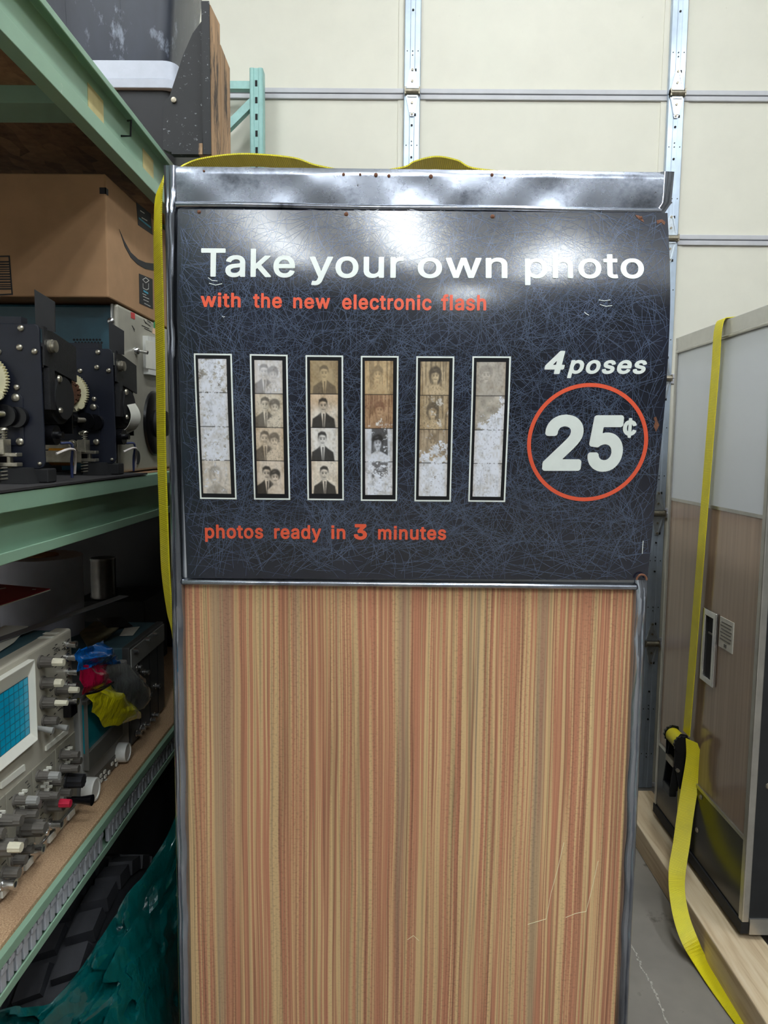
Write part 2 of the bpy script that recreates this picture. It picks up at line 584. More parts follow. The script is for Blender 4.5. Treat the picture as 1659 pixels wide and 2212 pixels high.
# ------------------------------------------------------------------ the room
RX0, RX1, RY0, RY1, RZ = -2.3, 4.2, -5.5, 3.02, 4.3
fl = struct(MB().box(RX0, RX1, RY0, RY1 + 0.2, -0.1, 0.0).build('floor', 'floor'))
struct(MB().box(RX0, RX1, RY0, RY1 + 0.2, RZ, RZ + 0.1).build('ceiling', 'ceiling'))
struct(MB().box(RX0 - 0.1, RX0, RY0, RY1 + 0.2, 0, RZ).build('wall_left', 'wall'))
struct(MB().box(RX1, RX1 + 0.1, RY0, RY1 + 0.2, 0, RZ).build('wall_right', 'back_wall'))
struct(MB().box(RX0, RX1, RY0 - 0.1, RY0, 0, RZ).build('wall_back', 'back_wall'))
wf = MB().box(RX0, RX1, RY1 + 0.02, RY1 + 0.2, 3.9, RZ).box(RX0, -2.02, RY1 + 0.02, RY1 + 0.2, 0, 3.9).box(3.16, RX1, RY1 + 0.02, RY1 + 0.2, 0, 3.9)
struct(wf.build('wall_front', 'wall'))
# a filled crack that wanders over the concrete
crk = [PX(px, py, z=0.0005) for px, py in ((1362, 2040), (1375, 2062), (1384, 2085), (1396, 2108), (1408, 2128), (1418, 2150), (1427, 2172), (1440, 2205), (1452, 2235), (1470, 2290))]
m = MB()
for i, (a, b) in enumerate(zip(crk, crk[1:])):
    k = 5
    for j in range(k):
        p, q = a.lerp(b, j / k), a.lerp(b, (j + 0.85) / k)
        ww = random.uniform(0.002, 0.006)
        jx = Vector((random.uniform(-0.003, 0.003), 0, 0))
        m.bar(p + jx, q + jx, ww, 0.001)
m.build('crack_filler', 'crack_fill', fl)

# ------------------------------------------------------------------ sectional garage door
door = bpy.data.objects.new('door_1', None)
COL.objects.link(door)
door.location = (0.55, 2.98, 0)
struct(door)
JZ = [0.0, 0.63, 1.175, 1.72, 2.265, 2.81, 3.355, 3.9]
SX = [-1.984, -0.957, 0.07, 1.097, 2.124, 3.13]
DY = 2.975
for k in range(len(JZ) - 1):
    z0, z1 = JZ[k], JZ[k + 1]
    for i in range(len(SX) - 1):
        xa, xb = SX[i] + 0.032, SX[i + 1] - 0.032
        pan = MB().box(xa, xb, DY, DY + 0.035, z0 + 0.02, z1 - 0.02).build('door_panel', 'door_cream', door)
        lip = MB().box(xa, xa + 0.022, DY - 0.004, DY, z0 + 0.02, z1 - 0.02).box(xb - 0.022, xb, DY - 0.004, DY, z0 + 0.02, z1 - 0.02)
        lip.build('panel_edge', 'door_cream', pan)
        for a, b in ((z0 + 0.002, z0 + 0.02), (z1 - 0.02, z1 - 0.002)):
            MB().box(xa, xb, DY - 0.010, DY + 0.02, a, b).build('rail', 'door_rail', door, bevel=0.002)
for i, x in enumerate(SX):
    for k in range(len(JZ) - 1):
        z0, z1 = JZ[k] + 0.003, JZ[k + 1] - 0.003
        # shallow C of galvanized sheet with rounded flanges
        prof = [(-0.032, DY + 0.004), (-0.032, DY - 0.016), (-0.029, DY - 0.020), (-0.010, DY - 0.020), (-0.008, DY - 0.0185), (0.008, DY - 0.0185), (0.010, DY - 0.020), (0.029, DY - 0.020), (0.032, DY - 0.016), (0.032, DY + 0.004)]
        st = MB().prism([(x + a, b, z0) for a, b in prof], (0, 0, z1 - z0)).build('stile', 'galvanized', door)
        if i in (2, 3):
            m = MB()
            for dx, dz in ((0, 0.30), (0, 0.42), (-0.021, 0.345), (0.021, 0.345), (0, 0.345), (0, 0.36), (-0.021, 0.15), (0.021, 0.15), (0, 0.15), (0, 0.135)):
                r = 0.0042 if dz in (0.30, 0.42) else 0.0022
                m.cyl((x + dx, DY - 0.0215, z0 + dz), (x + dx, DY - 0.0175, z0 + dz), r, n=8)
            m.build('screw_hole', 'dark_hole', st)
        if k > 0:
            zj = JZ[k]
            y0 = DY - 0.021
            h = MB()
            for sg in (1, -1):
                h.prism([(x - 0.026, y0, zj + sg * 0.012), (x + 0.026, y0, zj + sg * 0.012), (x + 0.010, y0, zj + sg * 0.080), (x + 0.006, y0, zj + sg * 0.090), (x - 0.006, y0, zj + sg * 0.090), (x - 0.010, y0, zj + sg * 0.080)], (0, -0.003, 0))
                for e in (-1, 1):
                    h.bar((x + e * 0.021, y0 - 0.004, zj + sg * 0.018), (x + e * 0.007, y0 - 0.004, zj + sg * 0.078), 0.005, 0.005, (0, 1, 0))
                h.bar((x - 0.02, y0 - 0.004, zj + sg * 0.016), (x + 0.02, y0 - 0.004, zj + sg * 0.016), 0.006, 0.006, (0, 1, 0))
            hg = h.build('hinge', 'hinge_steel', door)
            MB().cyl((x - 0.030, y0 - 0.008, zj), (x + 0.030, y0 - 0.008, zj), 0.011, n=14).box(x - 0.03, x - 0.025, y0 - 0.018, y0, zj - 0.012, zj + 0.014).box(x + 0.025, x + 0.03, y0 - 0.018, y0, zj - 0.012, zj + 0.014).build('hinge_knuckle', 'machined_steel', hg, smooth=40)
            b = MB()
            for dz in (0.082, 0.04, -0.04, -0.082):
                b.cyl((x, y0, zj + dz), (x, y0 - 0.007, zj + dz), 0.0045, n=8)
            b.build('bolt', 'machined_steel', hg)
            b = MB().box(x + 0.010, x + 0.016, DY - 0.0215, DY - 0.0175, zj + 0.078, zj + 0.088).box(x + 0.010, x + 0.016, DY - 0.0215, DY - 0.0175, zj - 0.088, zj - 0.078)
            b.build('slot', 'dark_hole', hg)

# ------------------------------------------------------------------ ceiling lights (out of the frame; some inferred from gleams on the sign, others added as fill)
def unseen_ceiling_light(x, y, ln=1.3):
    t = thing('unseen_ceiling_light', 'unseen long white tube light under the shop ceiling, some added as fill', 'light', (x, y, RZ - 0.2), 'ceiling lights')
    z = RZ - 0.2
    MB().box(x - 0.10, x + 0.10, y - ln / 2, y + ln / 2, z + 0.03, z + 0.08).build('housing', 'lamp_housing', t, bevel=0.005)
    MB().box(x - 0.085, x + 0.085, y - ln / 2 + 0.02, y + ln / 2 - 0.02, z, z + 0.03).build('diffuser', 'lamp_glow', t)
    for dy in (-0.3 * ln, 0.3 * ln):
        MB().cyl((x, y + dy, z + 0.08), (x, y + dy, RZ), 0.004, n=6).build('hanger', 'lamp_housing', t)


for x, y, ln in ((-0.95, -2.75, 0.8), (0.0, -1.95, 1.2), (1.02, -2.3, 1.2), (2.4, -2.4, 1.2), (-1.5, -0.1, 2.2), (0.6, 0.3, 1.2), (2.0, 0.3, 1.2), (0.6, 1.9, 0.5), (0.5, -4.5, 1.2)):  # the first few follow the sign's gleams; later ones are added fill light
    unseen_ceiling_light(x, y, ln)


# ------------------------------------------------------------------ near photo booth
BX0, BX1, BZ0, BZ1 = -0.336, 0.398, 0.09, 1.850
BY = 1.10
booth = thing('photo_booth', 'tall photo booth with striped wood laminate, dark photo price sign and chrome corners', 'photo booth', (0.03, 1.8, 0.09))
MB().box(-0.326, 0.388, 1.112, 2.5, 0.09, 1.835).build('cabinet', 'booth_side', booth)
lam = MB().box(-0.3175, 0.379, 1.1045, 1.112, 0.12, 1.233).build('laminate_panel', 'striped_laminate', booth)
for L in ([(1218, 1820), (1204, 1880), (1190, 1930), (1180, 1985), (1140, 1997)], [(1222, 1982), (1244, 1973), (1266, 1969), (1280, 1915), (1292, 1860)], [(880, 2030), (893, 2021), (905, 2032)]):
    m = MB()
    for p_, q_ in zip(L, L[1:]):
        m.bar(PX(*p_, y=1.1043), PX(*q_, y=1.1043), 0.0007, 0.0005, (0, 1, 0))
    m.build('scratch', 'nylon', lam)
MB().box(-0.3185, 0.390, 1.1035, 1.112, 1.236, 1.795).build('sign_backing', 'backing_white', booth)
MB().box(-0.336, 0.398, 1.108, 1.2, 0.09, 0.125).build('toe_kick', 'kick_black', booth)

# header fascia: slightly rippled sheet with a rolled top edge
def fas(u, v):
    x = -0.3185 + u * 0.7135
    z = 1.7985 + v * 0.0535 - 0.0035 * u
    y = 1.0985 - 0.0012 * sin(u * 21 + 1) * sin(v * pi) - 0.0008 * sin(u * 47) * sin(v * pi) - (0.0 if v < 0.93 else -0.004)
    return (x, y, z)
fa = MB().slab(fas, 80, 10, (0, 0.012, 0)).build('header_fascia', 'steel_header', booth, smooth=50)
m = MB()
for px, py, r in ((742, 376, 4), (778, 376, 3), (812, 377, 5), (840, 379, 4), (931, 380, 5), (1063, 377, 4), (440, 369, 3), (1090, 383, 3)):
    p = PX(px, py, y=1.0965)
    m.lathe((p.x, 1.0985, p.z), (0, -1, 0), [(0, r * 0.0006), (0.0016, r * 0.00055), (0.0022, 0.0004)], 9)
m.build('rust_spot', 'rust', fa)
bd = MB()
secs = []
for i in range(40):
    t = i / 39
    x = -0.3185 + t * 0.710
    zc = 1.7955 - 0.0042 * t + 0.0008 * sin(t * 12)
    hh = 0.0062
    secs.append([Vector((x, 1.1035 - 0.012 * max(0, sin(a)) , zc + hh * cos(a))) for a in [pi * k / 9 for k in range(10)]])
bd.sweep(secs).build('header_bead', 'chrome_post', booth, smooth=50)
# mid rail under the sign
secs = []
for i in range(30):
    t = i / 29
    x = -0.3185 + t * 0.698
    secs.append([Vector((x, 1.106 - 0.013 * max(0, sin(a)), 1.2335 + 0.0062 * cos(a))) for a in [pi * k / 9 for k in range(10)]])
MB().sweep(secs).build('mid_rail', 'chrome_post', booth, smooth=50)

# dented chrome corner posts
def post(side):
    secs = []
    dent = [(1.60, 0.012, 0.35), (1.165, 0.02, 0.4), (0.93, 0.03, 0.3), (1.05, 0.03, 0.25), (0.80, 0.02, 0.3), (1.75, 0.03, 0.3), (0.68, 0.02, 0.3)]
    n = 120
    for i in range(n):
        z = 0.092 + (1.7605) * i / (n - 1)
        g = 1.0
        for zc, wd, am in dent: g -= am * math.exp(-((z - zc) / wd) ** 2)
        g += 0.05 * sin(z * 61) + 0.04 * sin(z * 143)
        sh = 0.0
        if side > 0 and z > 1.795: sh = 0.009 + 0.05 * (z - 1.795)
        if side > 0 and 1.236 < z <= 1.795: g = 0.3
        if z > 1.795: g = 0.25 + 0.1 * sin(z * 400)
        pr = [(0.0005, 0.012), (0.0, 0.0), (0.002, -0.004 * g), (0.005, -0.0085 * g), (0.009, -0.0105 * g), (0.0115, -0.0085 * g), (0.0125, -0.0072 * g), (0.0145, -0.0090 * g), (0.0175, -0.0065 * g), (0.0198, -0.001), (0.0205, 0.012), (0.0205, 0.05), (0.019, 0.05), (0.0185, 0.0125)]
        if side < 0: secs.append([Vector((-0.317 - a, 1.101 + b, z)) for a, b in pr])
        else: secs.append([Vector((0.3785 + a + sh, 1.101 + b, z - 0.004)) for a, b in pr])
    return MB().sweep(secs)
post(-1).build('corner_post', 'chrome_post', booth, smooth=60)
post(1).build('corner_post', 'chrome_post', booth, smooth=60)
# small rusty rivet cap where the right post meets the sign
m = MB()
p = PX(1386, 1253, y=1.088)
pts = [p + Vector((0.0075 * cos(a), 0, 0.0085 * sin(a))) for a in [pi * k / 10 for k in range(11)]]
m.tube(pts, 0.0016, 6)
m.build('rivet_cap', 'rust', booth, smooth=60)
for dx in (-0.34, 0.34):
    tag(MB().box(0.03 + dx * 0.8 - 0.045, 0.03 + dx * 0.8 + 0.045, 1.12, 2.52, 0.0, 0.089).build('timber_skid', 'pine_timber', bevel=0.003),
        'pine timber runner under the %s edge of the striped wood photo booth' % ('left' if dx < 0 else 'right'), 'timber', 'timber runners under the booths')

# ------------------------------------------------------------------ the sign
ZB, ZT = 1.2385, 1.7925
PT = [(-0.2, 0.0), (0.0, 0.0), (0.27, 0.020), (0.52, 0.036), (0.765, 0.034), (1.0, 0.004), (1.2, -0.03)]


def bulge(z):
    t = (z - ZB) / (ZT - ZB)
    t = max(-0.1, min(1.1, t))
    for i in range(1, len(PT) - 2):
        if t <= PT[i + 1][0] or i == len(PT) - 3:
            (t0, a), (t1, b), (t2, c), (t3, d) = PT[i - 1:i + 3]
            s = (t - t1) / (t2 - t1)
            m1 = (c - a) / (t2 - t0) * (t2 - t1)
            m2 = (d - b) / (t3 - t1) * (t2 - t1)
            return (2 * s ** 3 - 3 * s * s + 1) * b + (s ** 3 - 2 * s * s + s) * m1 + (-2 * s ** 3 + 3 * s * s) * c + (s ** 3 - s * s) * m2


def sy(x, z, off=0.0):
    f = 0.5 + 0.5 * (x + 0.317) / 0.717
    wv = 0.0016 * sin(x * 11 + 0.8) * sin(max(0, min(1, (z - ZB) / (ZT - ZB))) * pi)
    return 1.0955 - bulge(z) * f - wv - off


def on(x, z, off=0.0):
    return Vector((x, sy(x, z, off), z))


def SG(px, py):
    y = 1.08
    for _ in range(8):
        p = PX(px, py, y=y)
        y = sy(p.x, p.z)
    return p.x, p.z


cTL, cTR, cBL, cBR = SG(384, 452), SG(1442, 460), SG(404, 1249), SG(1399, 1253)
def sgf(u, v):
    x = (cBL[0] * (1 - u) + cBR[0] * u) * (1 - v) + (cTL[0] * (1 - u) + cTR[0] * u) * v
    z = (cBL[1] * (1 - u) + cBR[1] * u) * (1 - v) + (cTL[1] * (1 - u) + cTR[1] * u) * v
    return on(x, z)
sign = MB().slab(sgf, 40, 60, (0, 0.0022, 0)).build('sign_panel', 'sign_navy', booth, smooth=60)
sign['label'] = 'navy photo booth sign with fine crisscross line print, bowed outwards'

# the fine crisscross print: thousands of hair lines, one part
vs, fs = [], []
m = MB()
for i in range(4200):
    u, v = random.random(), random.random()
    c = sgf(u, v)
    a = random.uniform(0, pi)
    L = random.uniform(0.03, 0.12)
    cv = random.gauss(0, 5.0)
    wd = random.choice((0.00022, 0.00027, 0.00033))
    n = max(3, int(L / 0.011))
    row = []
    for k in range(n + 1):
        t = (k / n - 0.5) * L
        aa = a + cv * t
        x, z = c.x + t * cos(aa), c.z + t * sin(aa)
        if not (-0.312 < x < 0.398 and 1.242 < z < 1.790): break
        xr = 0.3985 + (0.0045 if z > 1.4 else 0.0045 * (z - 1.24) / 0.16)
        nx, nz = -sin(aa) * wd, cos(aa) * wd
        row.append((on(x + nx, z + nz, 0.00022), on(x - nx, z - nz, 0.00022)))
    for k in range(len(row) - 1):
        m.add([row[k][0], row[k][1], row[k + 1][1], row[k + 1][0]], [(0, 1, 2, 3)])
m.build('line_print', 'web_line', sign, fix=False, kind='stuff')

GLYPHS = {
"AT": "191,-13 183,-9 180,-1 179,438 35,438 27,440 22,443 19,451 18,507 20,515 27,521 35,522 415,522 423,521 429,515 430,507 430,451 427,443 423,440 415,438 275,438 271,436 270,-1 267,-9 259,-13",
"Aa": "157,-22 137,-21 113,-16 89,-7 69,4 49,22 37,38 26,58 19,82 17,110 19,130 23,150 33,170 45,185 61,198 89,213 125,225 177,233 245,242 257,246 261,250 262,258 262,270 259,282 255,290 250,298 237,308 221,315 197,317 181,317 169,314 145,305 135,298 123,286 109,264 101,261 37,278 33,280 29,286 28,294 38,318 56,342 69,355 85,367 105,378 129,388 149,393 169,396 209,397 225,395 257,389 277,381 307,362 324,342 334,326 343,306 348,282 350,250 350,-2 346,-10 341,-13 273,-13 269,-11 265,-6 264,-2 264,10 261,15 249,4 221,-11 201,-17 181,-21|145,61 129,67 121,72 115,78 109,88 106,98 106,114 110,126 117,133 137,145 153,150 225,161 261,168 262,166 262,142 260,122 257,111 250,98 237,82 221,70 205,63 189,60 169,59",
"Ae": "209,-21 177,-19 141,-10 109,5 81,27 61,51 46,75 32,111 24,147 21,187 23,227 31,263 42,295 61,326 79,347 108,371 137,385 169,395 205,397 229,396 249,393 273,386 293,377 310,367 332,347 345,332 357,315 370,287 378,259 383,231 384,195 384,167 381,160 373,156 112,155 115,131 123,111 133,95 144,83 157,74 173,66 193,61 213,60 225,60 241,63 257,69 269,77 281,88 297,115 305,118 369,104 373,102 377,98 378,91 378,87 370,67 361,50 345,30 328,15 309,2 289,-8 265,-16 237,-21|113,234 115,247 121,263 131,279 141,291 153,301 169,310 185,314 205,316 225,315 241,310 257,301 268,291 285,265 293,235",
"Ah": "52,-13 44,-10 40,-1 40,511 44,519 52,522 116,522 124,518 127,511 128,359 148,375 171,387 196,395 228,397 256,396 280,390 304,379 325,363 340,347 353,327 364,299 369,271 370,243 370,-1 367,-9 364,-12 356,-14 296,-13 288,-11 284,-5 282,3 282,235 279,263 274,279 272,283 263,295 252,304 232,313 208,315 196,315 180,311 168,305 156,297 148,290 140,279 131,259 129,247 128,227 128,3 126,-5 124,-9 116,-13",
"Ak": "52,-13 44,-10 40,-1 40,511 44,519 52,522 116,522 124,518 127,511 128,239 278,391 284,392 360,392 368,390 372,386 373,379 371,371 219,215 381,11 384,7 385,-1 382,-9 376,-13 372,-14 296,-14 288,-12 284,-9 156,154 152,157 128,135 128,3 126,-5 124,-9 116,-13",
"An": "52,-13 44,-10 40,-1 40,379 42,387 47,391 52,392 116,392 123,387 125,383 126,363 128,358 144,373 168,385 200,396 228,397 256,396 280,390 304,379 324,364 340,347 352,329 363,303 368,275 370,239 370,3 369,-5 368,-8 360,-13 296,-13 288,-11 284,-5 282,3 282,235 279,263 274,279 272,283 263,295 252,304 232,313 208,315 196,315 180,311 168,305 156,297 148,290 140,279 131,259 129,247 128,227 128,3 126,-5 124,-9 116,-13",
"Ao": "205,-21 169,-18 141,-10 113,3 85,24 64,47 44,79 32,111 24,147 21,187 24,227 31,263 45,298 62,327 84,351 109,371 137,385 173,395 209,397 245,395 277,386 307,371 336,347 353,327 370,299 383,267 392,227 394,187 392,147 383,111 369,75 354,51 334,27 305,4 277,-9 245,-18|189,62 169,67 153,77 141,89 128,107 120,123 115,143 112,163 110,187 111,211 116,235 121,255 130,271 140,287 153,299 169,309 188,315 209,316 229,315 245,309 261,300 275,287 286,271 294,255 300,235 305,211 305,187 304,163 300,139 295,123 288,107 276,91 264,79 249,69 229,62 209,60",
"Ap": "52,-156 44,-153 40,-144 40,384 44,389 52,392 116,392 122,388 125,384 126,360 128,356 148,373 164,384 184,392 204,396 228,397 260,395 292,387 321,372 344,352 364,329 382,300 394,264 401,228 403,188 402,152 394,112 383,80 365,48 344,23 319,4 292,-10 264,-19 228,-21 208,-20 184,-15 168,-8 152,1 128,20 128,-140 126,-148 124,-152 116,-156|200,63 184,68 170,76 160,85 148,101 138,120 132,140 127,164 127,188 128,216 132,240 137,256 144,272 156,288 168,300 184,310 200,314 220,316 240,315 256,310 272,300 286,288 296,272 303,256 310,236 313,216 314,188 313,164 310,144 302,120 294,104 286,92 272,78 256,67 240,62 220,61",
"Ar": "52,-13 44,-10 40,-1 40,383 44,389 52,392 116,392 123,387 125,383 126,367 128,364 148,380 168,390 188,396 216,398 248,397 252,394 256,387 256,323 254,315 250,311 244,309 208,312 180,308 168,304 156,296 145,287 137,275 131,263 128,251 128,235 128,3 126,-5 124,-9 116,-13",
"At": "165,-17 137,-14 107,-5 83,11 65,35 55,63 52,91 51,311 49,314 5,314 -3,317 -7,323 -8,379 -5,387 0,391 5,392 49,392 51,395 52,471 54,479 61,484 125,484 133,483 137,479 140,471 140,395 141,393 205,392 213,389 217,383 217,327 217,322 213,317 205,314 145,314 141,313 140,311 140,99 142,79 146,71 157,65 177,64 201,67 209,66 212,63 216,55 226,3 224,-5 221,-9 213,-12 193,-16",
"Au": "180,-18 156,-16 132,-11 108,0 92,10 69,34 57,54 47,78 41,106 40,138 40,378 41,386 48,391 56,392 116,392 122,390 126,386 128,378 128,146 130,118 138,98 148,84 160,74 180,66 200,64 216,64 228,67 242,74 254,82 264,92 270,102 277,118 280,130 282,154 282,378 284,386 288,390 296,392 356,392 364,391 369,386 370,378 370,2 369,-6 366,-10 360,-13 296,-13 289,-10 285,-2 284,23 264,5 240,-7 212,-16",
"Aw": "138,-13 130,-11 124,-1 10,375 10,383 14,389 22,392 86,392 94,391 98,387 153,195 170,129 187,195 241,387 246,391 254,392 314,392 322,391 327,387 329,383 375,219 398,129 415,195 469,387 474,391 482,392 546,392 554,389 558,383 558,375 443,-1 439,-9 434,-13 430,-13 370,-14 362,-12 358,-9 354,-1 306,167 286,245 282,246 266,187 211,-5 209,-9 202,-13",
"Ay": "80,-158 56,-155 44,-152 39,-150 36,-146 34,-142 34,-134 48,-82 52,-76 60,-73 96,-76 108,-74 116,-69 125,-58 132,-46 148,-2 5,374 4,382 5,386 12,391 20,392 84,392 92,390 96,386 177,162 192,117 196,112 212,162 293,386 297,390 304,392 376,392 383,386 384,382 383,374 208,-84 197,-102 188,-115 173,-130 160,-140 144,-149 128,-154 108,-158",
"Ba": "156,-31 132,-28 112,-25 84,-15 63,-3 41,17 29,33 18,53 10,81 8,109 11,133 15,153 25,173 37,189 52,203 68,213 84,221 120,232 176,242 240,250 252,253 254,257 253,269 248,285 244,291 238,297 228,303 220,306 196,309 172,306 156,301 140,291 127,277 116,259 108,254 100,252 32,271 24,277 21,281 19,293 32,324 47,345 64,362 88,379 108,389 128,396 148,401 172,405 192,406 208,406 228,403 260,396 280,389 312,368 332,345 342,329 350,309 357,281 359,249 359,-3 356,-11 352,-16 348,-19 340,-22 272,-21 264,-18 260,-14 256,-7 252,-4 224,-19 204,-25 184,-29|152,69 140,72 128,77 123,81 117,89 115,97 115,113 118,121 124,128 140,137 152,142 253,157 254,153 254,137 250,117 242,101 228,85 216,78 200,71 172,67",
"Bc": "204,-30 172,-27 140,-19 108,-4 79,18 56,43 37,74 23,110 15,146 12,190 15,226 22,262 35,298 54,330 76,355 104,378 136,395 172,404 228,406 264,399 284,391 316,375 333,362 348,347 368,318 383,282 383,270 378,262 368,256 308,241 300,240 292,243 284,250 276,270 260,290 236,304 228,306 208,308 188,306 172,301 160,293 145,278 137,266 129,250 123,230 120,210 118,186 120,162 128,126 136,110 148,93 160,83 168,78 188,71 208,68 224,70 240,74 256,83 264,90 274,102 287,130 292,136 300,139 308,139 372,122 381,114 385,102 384,94 376,75 369,58 360,45 345,26 320,4 300,-8 268,-22 244,-27",
"Bd": "192,-30 160,-27 128,-17 100,-3 74,18 51,46 35,74 23,106 14,150 12,190 14,226 23,270 35,302 53,334 74,358 96,376 128,394 164,404 196,406 220,405 244,400 260,394 288,376 289,510 292,520 300,528 308,531 372,531 380,529 389,522 394,510 393,-6 388,-15 384,-18 376,-22 312,-22 304,-20 296,-14 293,-10 291,-2 288,2 279,-6 264,-14 244,-23 220,-29|192,70 172,75 160,82 147,94 136,110 124,142 120,162 118,190 120,210 124,234 129,254 137,270 148,285 160,294 173,302 188,306 204,308 220,307 236,302 252,292 263,282 278,258 284,238 288,214 290,190 288,166 284,142 278,122 271,106 260,92 249,82 236,75 220,71 204,69",
"Be": "208,-30 172,-26 136,-17 104,-2 76,20 52,48 37,74 24,106 15,146 12,186 15,230 22,262 35,298 54,330 72,352 104,378 132,393 168,404 204,406 228,405 248,402 276,394 296,385 314,374 337,354 351,338 365,318 377,290 386,262 392,230 393,194 392,162 387,154 382,150 376,148 122,146 122,142 124,130 131,114 140,100 149,90 164,79 176,74 192,70 212,68 224,69 236,71 252,76 264,84 275,94 288,118 292,122 304,127 312,126 372,112 380,107 384,102 387,94 386,86 378,62 366,42 353,26 332,8 312,-6 292,-16 268,-24 240,-29|124,245 128,258 136,272 148,286 156,293 172,302 188,306 204,308 224,306 236,303 252,294 260,286 269,274 276,262 282,246 280,244 276,243 128,243",
"Bf": "80,-22 72,-20 64,-14 61,-10 59,-2 59,302 56,305 4,305 -4,307 -12,314 -16,326 -16,378 -15,386 -10,394 0,400 56,401 58,402 60,454 67,478 80,501 92,515 108,528 128,540 144,546 164,550 204,552 236,546 248,543 257,538 263,530 265,522 264,514 247,458 240,450 228,446 200,452 176,449 169,442 165,430 164,402 168,401 232,401 238,398 244,394 250,382 250,326 248,318 244,312 240,309 232,305 168,305 164,302 163,-6 160,-12 156,-17 148,-21",
"Bh": "51,-22 39,-17 33,-10 31,-2 31,510 35,522 39,526 47,530 115,531 123,529 128,526 132,522 135,514 136,386 136,382 139,380 167,395 195,403 227,406 255,405 283,397 309,386 327,373 343,356 361,330 372,302 377,274 379,242 379,-2 377,-10 371,-17 367,-20 359,-22 291,-21 283,-18 276,-10 274,2 274,234 271,258 264,278 255,290 245,298 227,305 211,307 199,306 183,303 171,297 159,289 153,282 145,270 140,258 137,246 136,226 136,2 134,-10 127,-18 119,-21",
"Bi": "51,-22 39,-17 33,-10 31,-2 31,374 34,382 36,386 41,390 47,393 131,393 138,390 143,386 145,382 148,374 147,-6 143,-14 139,-18 131,-21|51,430 39,435 33,442 31,450 31,514 34,522 36,526 43,532 51,534 127,534 139,530 145,522 148,514 148,450 146,442 143,438 135,432 127,430",
"Bl": "51,-22 39,-17 33,-10 31,-2 31,510 35,522 39,526 47,530 127,531 135,529 143,523 146,518 148,510 148,-2 146,-10 143,-14 139,-18 131,-21",
"Bm": "51,-22 39,-17 33,-10 31,-2 31,378 32,386 39,396 43,399 51,401 115,401 123,398 128,394 131,390 135,379 163,396 183,404 199,407 219,408 247,405 279,394 303,376 319,357 335,372 351,384 375,396 391,402 415,407 435,408 459,407 483,401 507,392 528,378 547,358 560,338 571,314 577,286 579,258 579,-2 577,-10 571,-17 567,-20 559,-22 495,-22 483,-18 476,-10 474,2 474,250 472,270 466,286 459,295 455,298 447,303 435,307 419,308 395,305 379,297 371,289 364,278 358,258 357,2 355,-10 347,-18 335,-22 271,-22 263,-19 259,-16 254,-10 252,-2 252,258 250,274 245,286 238,294 227,302 215,306 199,308 179,305 158,294 145,278 140,266 137,254 136,2 134,-10 127,-18 119,-21",
"Bn": "51,-22 39,-17 33,-10 31,-2 31,378 34,390 43,398 51,401 115,401 123,398 128,394 133,386 135,377 143,382 167,394 191,402 227,406 259,404 283,397 307,387 330,370 345,354 359,333 371,304 377,274 379,238 379,2 378,-6 375,-12 367,-20 359,-22 295,-22 283,-18 276,-10 274,2 274,234 271,258 264,278 255,290 247,297 231,304 207,307 195,306 183,303 163,292 153,282 147,274 140,258 137,246 136,226 136,2 134,-10 127,-18 119,-21",
"Bo": "204,-30 172,-27 140,-19 108,-4 79,18 57,42 37,74 23,110 15,146 12,186 15,226 23,266 37,302 57,334 79,358 104,378 136,394 172,404 208,406 244,404 280,394 312,378 341,354 364,326 378,302 391,270 401,226 403,186 401,146 391,106 378,74 364,50 340,21 312,-2 280,-17 244,-27|192,70 172,75 160,83 147,94 136,110 128,126 120,162 118,186 120,210 123,230 129,250 137,266 145,278 156,290 172,301 188,306 208,308 224,306 240,302 256,293 268,282 279,266 286,250 292,232 296,210 297,186 296,162 292,142 280,110 268,94 260,86 244,76 228,71 208,68",
"Bp": "51,-165 39,-160 33,-153 31,-145 31,379 33,387 39,396 45,399 51,401 115,401 123,398 130,391 134,383 135,374 163,394 183,400 203,405 231,406 263,404 295,394 327,378 351,357 370,335 389,303 402,267 410,227 412,187 410,151 402,111 390,75 372,43 348,15 321,-5 295,-18 267,-27 231,-30 203,-28 179,-23 163,-16 139,-1 136,-5 136,-141 134,-153 127,-161 119,-164|203,71 187,76 175,83 165,91 153,107 146,123 139,143 136,163 135,187 136,215 139,235 146,255 154,271 163,283 171,291 187,302 203,306 219,308 239,306 251,302 267,293 279,282 289,267 301,235 305,215 306,187 305,163 301,143 295,123 286,107 279,97 267,85 252,75 239,71 219,69",
"Br": "51,-22 39,-17 33,-10 31,-2 31,378 32,386 37,394 47,400 111,401 119,400 127,395 135,381 142,386 163,398 187,405 223,407 251,404 260,398 263,393 265,386 265,322 262,310 255,304 247,300 207,304 183,300 171,296 159,288 151,281 144,270 139,258 137,250 136,234 136,2 134,-10 127,-18 119,-21",
"Bs": "174,-30 154,-29 130,-25 106,-18 82,-7 62,7 46,23 29,46 19,70 14,90 16,102 21,110 30,115 90,129 98,129 104,126 110,122 114,116 123,94 128,86 137,78 150,72 162,69 182,67 202,69 218,73 234,82 239,86 244,94 245,102 243,114 234,123 222,129 142,149 110,159 78,175 55,194 38,218 28,246 25,278 27,298 33,318 46,342 63,362 82,378 110,392 130,399 154,404 186,406 214,405 238,401 262,392 282,382 303,366 318,350 337,318 346,294 346,286 343,278 338,273 330,269 274,256 262,256 254,260 250,264 242,282 236,290 229,298 218,305 206,309 186,311 170,309 158,306 144,298 136,290 132,282 131,274 133,266 138,260 146,255 158,250 266,221 302,203 322,186 340,162 350,134 353,106 351,86 344,58 330,35 312,14 294,0 270,-14 242,-23 210,-29",
